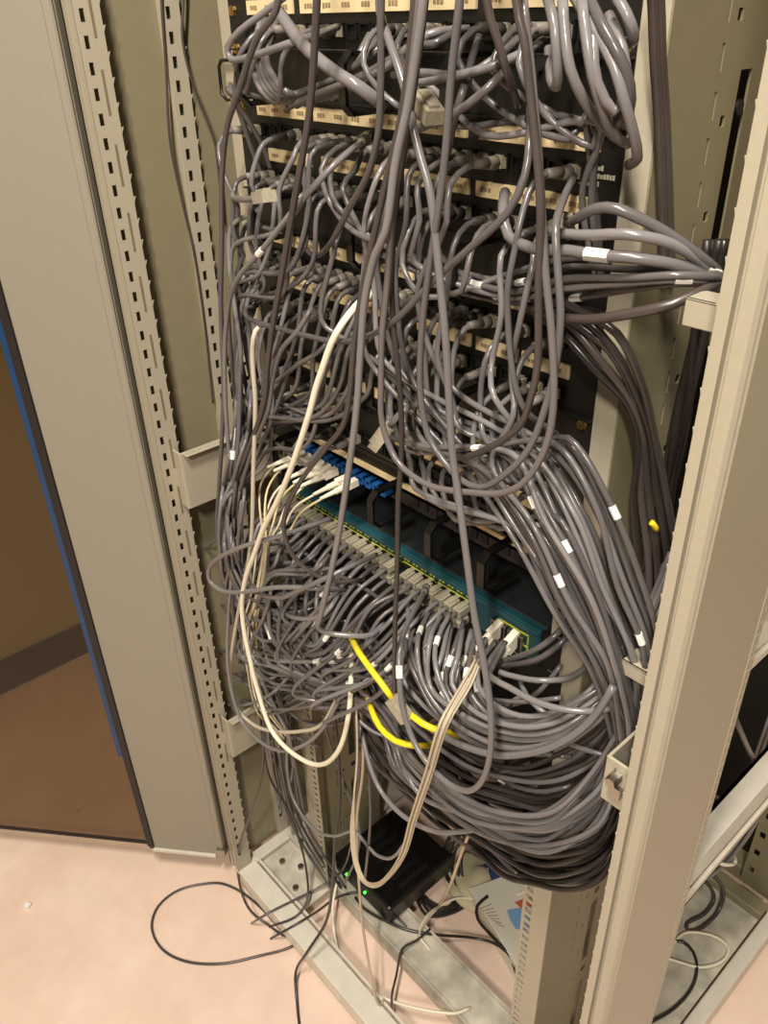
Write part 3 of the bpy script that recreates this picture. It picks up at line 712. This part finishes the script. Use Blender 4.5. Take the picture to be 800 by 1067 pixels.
hang([(246, 560, 90), (238, 640, 100), (238, 700, 108), (250, 748, 112), (269, 771, 114), (291, 782, 116), (313, 778, 116), (333, 763, 112), (350, 735, 104), (366, 700, 90), (372, 665, 70)], G2, 'grey cable making the lower of two loops beside the white one')
cable(px((392, 304, 40), (383, 308, 62), (370, 320, 90), (356, 338, 106), (346, 356, 112), (336, 384, 116), (329, 405, 118), (322, 432, 120), (304, 486, 122), (290, 520, 122), (274, 552, 122), (264, 580, 122), (256, 602, 122), (252, 630, 122), (254, 655, 122), (260, 685, 122), (268, 718, 122), (283, 761, 124), (305, 785, 126), (332, 797, 126), (352, 783, 124), (363, 746, 116), (366, 700, 100), (366, 660, 70)), PALE[1], 'white cable with a round white boot falling left into a wide loop', None, r=.0032, n=9, plug0='white', name='white_cable')
# switch-front tangles followed one by one
GT = 'loose cables in front of the switch'
def loose(pts, m, label, r=.0030, **k): cable(px(*pts), m, label, GT, r=r, n=8, name='loose_cable', step=.008, **k)
loose([(345, 540, 40), (300, 556, 100), (260, 567, 122), (232, 579, 128), (218, 592, 128), (219, 606, 126), (233, 616, 124), (260, 616, 122), (290, 612, 118), (330, 613, 105), (362, 614, 60)], G2, 'grey cable turning back in a tight loop at the left post')
loose([(254, 598, 110), (262, 614, 114), (290, 623, 116), (314, 614, 114), (338, 603, 104), (370, 588, 70), (392, 578, 30)], G0, 'grey cable curving up to the left end of the switch')
loose([(286, 618, 90), (292, 632, 100), (300, 641, 102), (320, 645, 102), (338, 640, 98), (350, 624, 80), (356, 606, 50)], G2, 'small grey loop lying over the left tangle')
loose([(296, 636, 80), (302, 650, 92), (314, 668, 98), (326, 682, 100), (342, 689, 100), (362, 685, 92), (380, 670, 60)], G4, 'grey cable with white sleeve sagging under the kinked cable', sleeves=(.7,))
loose([(288, 640, 70), (292, 672, 84), (300, 694, 92), (316, 718, 98), (340, 738, 96), (362, 742, 80)], G1, 'grey cable hanging low at the left of the tangle')
loose([(500, 690, 90), (512, 706, 98), (530, 716, 100), (556, 730, 98), (586, 739, 90), (618, 741, 75), (640, 736, 55), (662, 720, 30), (690, 690, 0)], G2, 'grey cable arching right under the switch towards the post')
loose([(639, 715, 80), (628, 734, 84), (614, 752, 88), (594, 768, 96), (570, 780, 104), (544, 786, 112), (518, 787, 118), (480, 776, 120), (440, 752, 116), (412, 716, 100), (400, 690, 80)], G0, 'grey cable whose cut end points up beside the right post', r=.0035)
loose([(524, 689, 40), (550, 681, 52), (570, 669, 48), (588, 652, 30), (600, 630, 5)], G1, 'grey cord bending up round the right end of the switch')
loose([(520, 694, 40), (545, 691, 54), (566, 684, 52), (590, 664, 34), (606, 640, 5)], G3, 'second grey cord bending up round the right end of the switch')
loose([(520, 700, 62), (528, 703, 60), (560, 709, 54), (594, 706, 30), (616, 690, 0)], G2, 'grey cord with a black end below the fibre modules')
loose([(420, 800, 110), (440, 830, 112), (480, 846, 112), (513, 853, 108), (550, 864, 100), (582, 861, 88), (610, 838, 66), (629, 806, 44), (648, 760, 20)], G2, 'grey cable looping low in front of the sagging bundle', r=.0034)
loose([(374, 752, 80), (386, 800, 96), (398, 826, 100), (420, 850, 104), (452, 866, 104), (484, 866, 96), (530, 858, 70), (570, 840, 40)], G2, 'pale cable curving under the left side of the bundle')
# yellow leads
cable(px((364, 660, 90), (374, 680, 136), (386, 697, 142), (398, 713, 144), (408, 727, 142)), MATS['yellow_sheath'], 'yellow cable ending in a clear unplugged connector', None, r=.0034, plug1='clear', name='yellow_cable', n=8)
cable(px((416, 738, 120), (427, 744, 132), (440, 754, 134), (456, 761, 126), (478, 766, 90)), MATS['yellow_sheath'], 'yellow cable emerging behind the clear connector', None, r=.0034, name='yellow_cable', n=8)
cable(px((382, 722, 90), (388, 742, 122), (396, 758, 130), (412, 772, 132), (432, 777, 124), (454, 776, 80)), MATS['yellow_sheath'], 'yellow cable curving below the clear connector', None, r=.0034, name='yellow_cable', n=8)
# twin fibre cords from the switch modules
for k, (du, dd) in enumerate(((0, 0), (4, 6), (8, 2), (-4, 4))):
    p0 = Vector((.163 if k in (0, 3) else .186, -.024, Z(-558 if k < 2 else -567)))
    cable([p0, p0+Vector((.0, -.026, -.010))]+px((497+du*.6, 688, 74+dd), (484+du*.8, 714, 104+dd), (462+du*.7, 752, 146+dd), (446+du*.6, 804, 150+dd), (430+du*.5, 852, 146+dd), (419+du*.4, 890, 140+dd), (402+du*.3, 915, 130+dd), (389, 922+du*.3, 126), (378-du*.3, 916, 122), (371-du*.3, 897, 118), (368-du*.3, 866, 112), (369, 828, 108), (372, 790, 106), (371, 740, 100), (368, 700, 84)),
          PALE[2] if k % 2 else PALE[0], 'thin pale fibre cord with white plug in the switch modules', 'fibre cords of the switch modules', r=.0015, plug0='fibre', name='fibre_cable', n=6)
# fibre cords of the blue adapters
for k, x in enumerate(ADX[:7]):
    p0 = Vector((x, -.040, adz)); e = rnd.uniform(-1, 1)
    cable([p0, p0+Vector((-.004, -.022, -.004))]+px((314-(6-k)*7, 504+k*5, 80), (299-(6-k)*5+e*5, 530+k*5, 94+e*6), (284+e*10-(6-k)*2, 564+e*6, 100+e*8), (270+e*12, 610+k*3, 98), (262+e*14, 660, 84), (272+e*12, 715+k*4, 64), (300+e*14, 770, 40)),
          rnd.choice([PALE[1], MATS['fibre_yellow'], PALE[2]]), 'thin fibre cord with white plug in the blue adapters', 'fibre cords of the blue adapters', r=.0014, plug0='fibre', name='fibre_cable', n=6)

# upper left and right loops
GU = 'loose loops around the upper hooks'
def upper(pts, m, label='grey cable looped through the hooks of the upper manager', r=.0030, **k): cable(px(*pts), m, label, GU, r=r, n=8, **k)
upper([(300, -6, 60), (270, 17, 70), (250, 32, 78), (237, 50, 80), (241, 62, 80), (267, 57, 82), (305, 44, 80), (330, 36, 60), (352, 28, 20)], G2, 'pale grey cable looping out past the left rail near the top')
for k in range(5):
    a = rnd.uniform(-3, 3)
    upper([(272+k*4, 20, 30), (264+k*4+a, 60, 50), (268+k*5, 85, 56), (280+k*5, 101-k, 58), (296+k*3, 106-k*2, 50), (330+k*6, 96-k*4, 44), (366+k*6, 70-k*4, 40), (386+k*6, 36, 20)], grey(), r=.0033)
for k in range(7):
    upper([(300+k*9, 112-k*2, 46), (330+k*9, 98-k*3, 54), (366+k*7, 84-k*3, 56), (410+k*6, 60-k*4, 50), (440+k*8, 30, 20)], grey())
upper([(290, 12, 70), (316, 47, 84), (345, 72, 86), (376, 92, 80), (400, 110, 60)], G2, r=.005, label='thick pale cable slanting behind the upper hanging cables')
upper([(420, 88, 60), (450, 84, 74), (478, 78, 76), (510, 70, 70), (545, 55, 50), (566, 42, 20)], G2)
upper([(410, 78, 60), (440, 76, 70), (474, 78, 74), (500, 72, 66), (540, 40, 40)], G0)
upper([(420, 140, 76), (436, 134, 80), (477, 116, 84), (510, 90, 78), (527, 72, 60), (545, 50, 20)], G4, 'grey cable rising to the right across the upper manager')
upper([(430, 44, 40), (452, 46, 55), (470, 36, 40), (486, 30, 15)], G3)
upper([(466, 160, 60), (474, 120, 74), (484, 90, 70), (492, 60, 40), (500, 36, 15)], G1)
for pts in ([(586, 0, 70), (589, 40, 74), (594, 72, 74), (606, 100, 66), (622, 124, 50), (640, 142, 36)], [(606, 0, 70), (611, 40, 76), (617, 78, 76), (628, 115, 66), (640, 142, 50), (655, 150, 36)], [(612, -6, 60), (628, 28, 72), (646, 60, 72), (656, 90, 66), (655, 118, 60), (640, 130, 52), (622, 128, 40)], [(640, -6, 60), (652, 14, 64), (660, 34, 60), (658, 44, 52), (646, 44, 40)],
            [(598, -4, 60), (622, 34, 70), (640, 70, 72), (650, 104, 70), (660, 140, 60), (664, 165, 50), (655, 172, 40)], [(570, -4, 60), (578, 30, 68), (581, 70, 66), (580, 90, 60), (574, 84, 52), (572, 50, 40)], [(620, 10, 60), (618, 50, 74), (622, 86, 74), (640, 116, 66), (652, 92, 62), (648, 50, 62), (634, 16, 50)]):
    upper(pts, grey(), 'grey cable loop hanging at the upper right of the manager', r=.0034)
for k in (0, 7):
    cable([WX(676+k, -40, .272), WX(680+k, 0, .272), WX(682+k, 60, .272), WX(686+k, 122, .272), WX(690+k, 219, .274), WX(692+k, 286, .274)], D1, 'dark cable running down the outside of the upper right rail', 'dark pair outside the right rail', r=.0034, n=8)
upper([(592, 232, 50), (604, 226, 64), (616, 219, 70), (632, 216, 70), (652, 221, 66), (690, 240, 52), (730, 268, 34), (752, 292, 10), (752, 340, -10)], G1, 'grey cable with a clear unplugged connector above the right-hand bundle', plug0='clear', r=.0036)
upper([(560, 238, 50), (590, 244, 66), (620, 245, 70), (652, 244, 68), (700, 254, 50), (738, 280, 26), (752, 310, 0)], G2, 'straight shiny grey cable on top of the right-hand bundle', r=.0036)
upper([(526, 200, 40), (524, 222, 62), (530, 246, 68), (544, 255, 70), (562, 260, 72), (592, 261, 72), (622, 266, 70), (655, 268, 64), (704, 276, 46), (746, 292, 16), (752, 330, -5)], G0, 'grey cable with long white sleeve on the right-hand bundle', r=.0040, sleeves=(.52, .55))
upper([(560, 326, 30), (584, 331, 50), (614, 333, 62), (650, 328, 66), (700, 317, 56), (746, 296, 30), (754, 300, 0)], D1, 'dark cable sagging below the right-hand bundle', r=.0036)
for pts in ([(168, -20), (168, 0), (173, 73), (177, 146), (189, 207), (201, 258), (212, 330), (222, 420)], [(191, -20), (191, 0), (190, 40), (200, 85), (212, 115), (224, 150), (232, 230)]):
    cable([WX(u, v, -.389) for u, v in pts], D1, 'thin dark cable running down the inside of the left side wall', 'thin cables on the left side wall', r=.0016, name='wall_cable')
upper([(240, 196, 40), (244, 206, 66), (256, 208, 86), (270, 206, 96)], G2, 'grey cable with a dangling clear connector by the left bundle', plug1='clear')
upper([(418, 60, 60), (424, 78, 78), (432, 92, 88), (438, 101, 92)], G3, 'grey cable with a dangling clear connector over the upper manager', plug1='clear')
upper([(440, 420, 60), (426, 424, 82), (414, 434, 92), (406, 444, 96)], G2, 'grey cable with a dangling clear connector above the blue adapters', plug1='clear')
# tangle filling: short random arcs in the dense lower left
for i in range(34):
    cu, cv = rnd.uniform(255, 350), rnd.uniform(565, 740)
    if cv > 690 and cu > 335: cu -= 30
    an = rnd.uniform(-.6, 1.1); L = rnd.uniform(28, 60); d = rnd.uniform(25, 85); sg = rnd.uniform(-22, 22)
    pts = []
    for t in (-1, -.5, 0, .5, 1):
        pts.append(W(cu+math.cos(an)*L*t-math.sin(an)*sg*(1-t*t), cv+math.sin(an)*L*t+math.cos(an)*sg*(1-t*t), d-25*t*t))
    cable(pts, grey(), 'grey cable caught in the tangle left of the switch cords', 'tangle left of the switch cords', sleeves=sl(.25))
for i in range(30):
    cu, cv = rnd.uniform(370, 590), 0
    cv = 640+(cu-370)*.32+rnd.uniform(10, 120)
    an = rnd.uniform(-.5, .9); L = rnd.uniform(35, 75); d = rnd.uniform(15, 70); sg = rnd.uniform(5, 32)
    pts = [W(cu+math.cos(an)*L*t-math.sin(an)*sg*(1-t*t), cv+math.sin(an)*L*t+math.cos(an)*sg*(1-t*t), d-20*t*t) for t in (-1, -.5, 0, .5, 1)]
    m_ = rnd.choice(GREY+DARK)
    cable(pts, m_, ('dark' if m_ in DARK else 'grey')+' cable crossing inside the mass below the switch', 'mass below the switch', sleeves=sl(.25))

# --- low strands, floor loop and bottom of the rack --------------------------------------
GB = 'thin cables trailing to the rack base'
def fl(u, v, z=.004): return WZ(u, v, z)
def low(p, m, label, r=.0022, **k): cable(p, m, label, GB, r=r, n=7, name='trailing_cable', step=.01, **k)
low(px((272, 700, 60), (275, 761, 70), (272, 810, 80), (260, 851, 92), (250, 880, 100), (248, 908, 106))+[fl(253, 934, .05), fl(262, 950, .02), fl(277, 962, .004), fl(300, 976), fl(318, 968, .02)], D1, 'dark thin cable dropping over the front sill at the left corner', r=.0024)
low([fl(318, 985), fl(296, 972), fl(276, 950), fl(255, 932), fl(236, 922), fl(221, 920), fl(187, 927), fl(165, 944), fl(158, 966), fl(169, 989), fl(195, 1002), fl(232, 1004), fl(270, 996), fl(300, 988), fl(320, 976, .02)], D1, 'dark cable lying in a round loop on the pink floor', r=.0024)
low(px((270, 740, 50), (276, 790, 50), (283, 815, 48), (300, 844, 44), (313, 880, 40))+[fl(320, 914, .10), fl(320, 938, .07), fl(308, 955, .056), fl(280, 966, .056)], D0, 'dark cable hanging into the left end of the base')
low(px((300, 770, 50), (299, 800, 60), (304, 828, 66), (314, 848, 70), (330, 866, 72), (349, 871, 70), (369, 866, 66), (378, 875, 62), (391, 890, 60), (407, 894, 66), (422, 878, 80), (433, 856, 92)), G2, 'pale grey cable swinging from left strands across to the fibre cords', r=.0026)
low(px((366, 690, 50), (376, 740, 56), (378, 800, 60), (372, 850, 60), (372, 890, 62), (374, 920, 64), (377, 959, 66))+[fl(384, 1004, .14), fl(390, 1036, .09), fl(396, 1047, .056), fl(400, 1042, .056)], PALE[2], 'beige cable falling straight to the front sill')
low([fl(352, 915, .07), fl(347, 940, .055), fl(347, 964, .045), fl(354, 996, .03), fl(371, 1022, .03), fl(401, 1040, .045), fl(431, 1050, .056), fl(473, 1056, .056), fl(490, 1050, .05)], PALE[1], 'white cable curving over the base between the sills', r=.0027)
low(px((340, 690, 40), (350, 760, 44), (354, 830, 50), (349, 877, 60), (346, 926, 72), (339, 962, 84))+[fl(320, 992, .10), fl(308, 1014, .03), fl(310, 1050), fl(314, 1085)], D0, 'dark cable running over the sill and forward along the floor', r=.0026)
low([fl(448, 968, .055), fl(434, 980, .06), fl(419, 989, .07), fl(413, 1016, .06), fl(408, 1040, .056), fl(410, 1075, .03)], D0, 'dark cable draped over the cross bar towards the front')
low([fl(370, 935, .06), fl(380, 947, .06), fl(401, 959, .058), fl(425, 969, .055), fl(455, 974, .05), fl(491, 977, .03), fl(515, 983, .03), fl(530, 995, .03), fl(538, 1015, .03)], D2, 'black cable lying across the cross bar', r=.0026)
low(px((512, 780, 40), (506, 815, 52), (492, 860, 55), (481, 888, 50), (470, 920, 45))+[fl(455, 947, .07), fl(442, 962, .058), fl(434, 980, .056), fl(430, 992, .03)], PALE[2], 'beige cord slanting down to the cross bar')
low([fl(552, 926, .05), fl(530, 935, .04), fl(500, 937, .03), fl(476, 936, .03), fl(455, 946, .04), fl(443, 957, .055), fl(437, 975, .056), fl(448, 990, .05)], PALE[1], 'white cable trailing past the white carton', r=.0024)
low([fl(478, 928, .012), fl(496, 915, .02), fl(508, 906, .03), fl(520, 898, .04)], PALE[0], 'short white lead beside the crumpled cloth', r=.0026)
low([fl(508, 934, .05), fl(497, 944, .047), fl(498, 958, .046), fl(512, 975, .045), fl(528, 992, .04), fl(542, 1010, .03)], D2, 'black lead bending over the white carton', r=.0030)
for k in range(5):
    low([fl(490+k*7, 850+k*4, .10), fl(468+k*7, 872+k*2, .08), fl(458+k*6+rnd.uniform(-5, 5), 894, .06), fl(464+k*5+rnd.uniform(-6, 6), 912+k*3, .03), fl(476+k*2, 928+k*4, .006), fl(466-k*5, 946+k*2, .006), fl(446-k*4, 938-k*3, .006), fl(430, 920, .006)], MATS['black_sheath'], 'black power lead curled behind the black box', r=.0032)
low([fl(282, 978, .004), fl(300, 968, .05), fl(330, 950, .056), fl(350, 936, .056), fl(372, 930, .056), fl(392, 940, .056), fl(420, 962, .05), fl(440, 990, .02), fl(444, 1010, .004)], D0, 'grey cable across the left base plate')
low([fl(262, 962, .004), fl(272, 956, .052), fl(284, 949, .056), fl(302, 940, .056), fl(330, 926, .058), fl(352, 912, .08)]+px((366, 880, 10), (372, 830, 30), (376, 780, 40)), G3, 'grey cable lying over the left base plate')
low(px((380, 740, 40), (384, 800, 50), (386, 850, 56), (383, 890, 60), (380, 915, 56)), G3, 'grey cable hanging straight beside the fibre cords')
low(px((336, 745, 20), (348, 790, 20), (362, 825, 24), (374, 860, 30), (372, 890, 34), (360, 918, 30)), G1, 'grey cable swinging down in front of the left side wall')
for k in range(4):
    low(px((282+k*7, 720, 30), (284+k*6, 770, 30), (290+k*6, 815, 24), (300+k*5, 850, 16), (318+k*5, 885, 8))+[fl(345+k*5, 925, .06)], rnd.choice([D0, G3, G1]), 'grey cable dropping from the tangle to the cross bar', r=.0026)
# right-hand base: seen through the open side
cable([WX(705, 908, .33), WZ(718, 909, .13), WZ(736, 920, .10), WZ(744, 936, .065), WZ(734, 952, .055), WZ(716, 962, .053), WZ(716, 970, .053), WZ(730, 967, .053), WZ(748, 950, .06), WZ(754, 930, .09), WZ(744, 913, .13), WZ(730, 905, .16)], DARK[1], 'dark cable folded in a hairpin on the right base plate', None, r=.0034, name='power_cable', n=8)
cable([WZ(693, 996, .053), WZ(712, 973, .053), WZ(735, 973, .053), WZ(752, 980, .053), WZ(759, 990, .053), WZ(752, 1002, .053), WZ(730, 1008, .053), WZ(706, 1002, .053), WZ(688, 996, .053)], PALE[1], 'white cable lying in a loop on the right base plate', None, r=.0026, name='white_cable', n=8)
cable([WZ(697, 979, .053), WZ(712, 982, .053), WZ(722, 992, .053), WZ(726, 1008, .053), WZ(720, 1030, .053), WZ(700, 1052, .053), WZ(672, 1068, .053)], DARK[2], 'dark cable arching over the right base plate', None, r=.0028, name='power_cable', n=8)
cable([WX(760, 735, .36), WX(768, 755, .37), WX(785, 790, .37), WX(806, 812, .37)], DARK[1], 'brown cable crossing the open right side', None, r=.0032, name='power_cable', n=8)
cable([WX(735, 822, .36), WX(745, 830, .37), WX(765, 838, .36), WX(790, 838, .33)], DARK[0], 'short brown cable slipping behind the lower side rail', None, r=.0026, name='power_cable', n=8)
# combed bundle of grey cables at the rear right, held by a white tie
for i in range(22):
    a, b_ = i % 6, i//6
    ox, oy = (a-2.5)*.0068, (b_-1.5)*.0072
    g = [(.345, .40, 1.3), (.345, .39, .85), (.342, .385, .60), (.335, .375, .44), (.308, .345, .345), (.255, .30, .315), (.18, .25, .32)]
    pts = [Vector((x+ox*(1-.3*k/6)+rnd.uniform(-.001, .001), y+oy+rnd.uniform(-.001, .001), z+(oy-ox)*.55*(k/6))) for k, (x, y, z) in enumerate(g)]
    cable(pts, rnd.choice([GREY[0], GREY[1], GREY[2]]), 'grey cable in the combed bundle at the rear right', 'combed bundle at the rear right', r=.0030, n=6, name='data_cable')
tie = MB()
cpt = Vector((.320, .358, .375)); tdir = Vector((-.030, -.033, -.09)).normalized(); xx = Vector((1, 0, 0)); yy = tdir.cross(xx).normalized()
tie.tube([cpt+xx*(.027*math.cos(q*math.pi/10))+yy*(.026*math.sin(q*math.pi/10)) for q in range(21)], .0028, 6)
tag(tie.build('cable_tie', 'boot_white', smooth=True), 'white cable tie round the combed bundle at the rear right', 'cable tie')

# ------------------------------------------------------------------ things on the floor of the rack
bx = empty('power_adapter', (-.165, .117, ZS), 'black box with small green lights standing on the cross bar', 'electronic box')
c0 = WZ(385, 930, .0); 
zc = .075
def bp(mb, n, m, **k): return under(mb.build(n, m, **k), bx)
bp(MB().box(-.245, -.085, .034, .20, ZS+.0045, ZS+.052), 'case', 'black_gloss', bevel=.006, seg=2)
for i in range(6): bp(MB().box(-.22+i*.022, -.21+i*.022, .08, .15, ZS+.052, ZS+.0535), 'vent', 'black')
for u, v in ((361, 911), (380, 930)):
    p = W(u, v, -33)
    bp(MB().cyl((p.x, .0345, p.z), (p.x, .031, p.z), .0028, .0024, 8), 'status_light', 'led_green')
# white carton with stickers
cz = .045
q = [WZ(488, 925, cz), WZ(545, 1018, cz), WZ(590, 985, cz), WZ(545, 905, cz)]
ct = empty('carton', (q[0]+q[2])/2*1.0, 'flat white carton with blue and red stickers behind the right rail', 'carton')
ct.location.z = 0
mb = MB(); mb.prism([(p.x, p.y) for p in q], .001, cz)
under(mb.build('box_body', 'carton', bevel=.002), ct)
c_ = [WZ(u, v, cz+.0008) for u, v in ((528, 948), (541, 946), (552, 958), (551, 970), (537, 968), (531, 958))]
mb = MB(); mb.v = [tuple(p) for p in c_]; mb.f = [tuple(range(6))]; under(mb.build('blue_sticker', 'sticker_blue'), ct)
c_ = [WZ(u, v, cz+.0008) for u, v in ((536, 940), (552, 934), (558, 942), (545, 949))]
mb = MB(); mb.v = [tuple(p) for p in c_]; mb.f = [(0, 1, 2, 3)]; under(mb.build('red_sticker', 'sticker_red'), ct)
mb = MB()
for k in range(7):
    a = WZ(500+k*2.6, 947+k*2.4, cz+.0006); b_ = WZ(512+k*2.2, 942+k*4.0, cz+.0006); d = (b_-a); n_ = Vector((-d.y, d.x, 0)).normalized()*.0007
    mb.quad(a-n_, b_-n_, b_+n_, a+n_)
under(mb.build('printed_lines', 'ink'), ct)
# dark blue bag beside it, crumpled cloth
def lump(name, u, v, sx, sy, sz, m, seed, label, cat):
    bm = bmesh.new(); bmesh.ops.create_icosphere(bm, subdivisions=4, radius=1.)
    rg = random.Random(seed); ph = [(rg.uniform(2, 7), rg.uniform(2, 7), rg.uniform(2, 7), rg.uniform(0, 6)) for _ in range(6)]
    c = WZ(u, v, 0)
    for v_ in bm.verts:
        p = v_.co; s_ = 1+sum(.07*math.sin(a*p.x+b*p.y+e*p.z+f) for a, b, e, f in ph)
        z_ = p.z*s_
        v_.co = Vector((c.x+p.x*s_*sx, c.y+p.y*s_*sy, max(.001, .001+(z_+.35)*sz)))
    me = bpy.data.meshes.new(name); bm.to_mesh(me); bm.free(); me.materials.append(MATS[m])
    me.polygons.foreach_set('use_smooth', [True]*len(me.polygons))
    o = bpy.data.objects.new(name, me); COL.objects.link(o); return tag(o, label, cat)
lump('crumpled_cloth', 492, 925, .055, .05, .03, 'cloth', 4, 'crumpled pale cloth lying beside the white carton', 'cloth')
lump('plastic_bag', 528, 918, .05, .05, .035, 'dark_blue', 9, 'dark blue plastic bag under the sagging bundle', 'bag')
# scrap on the floor
p = WZ(29, 945, 0)
tag(MB().obox(p+Vector((0, 0, .004)), Vector((.8, .6, 0)), Vector((-.6, .8, 0)), Vector((0, 0, 1)), .006, .005, .004).build('floor_scrap', 'sleeve', bevel=.001), 'tiny white scrap lying on the pink floor', 'scrap')
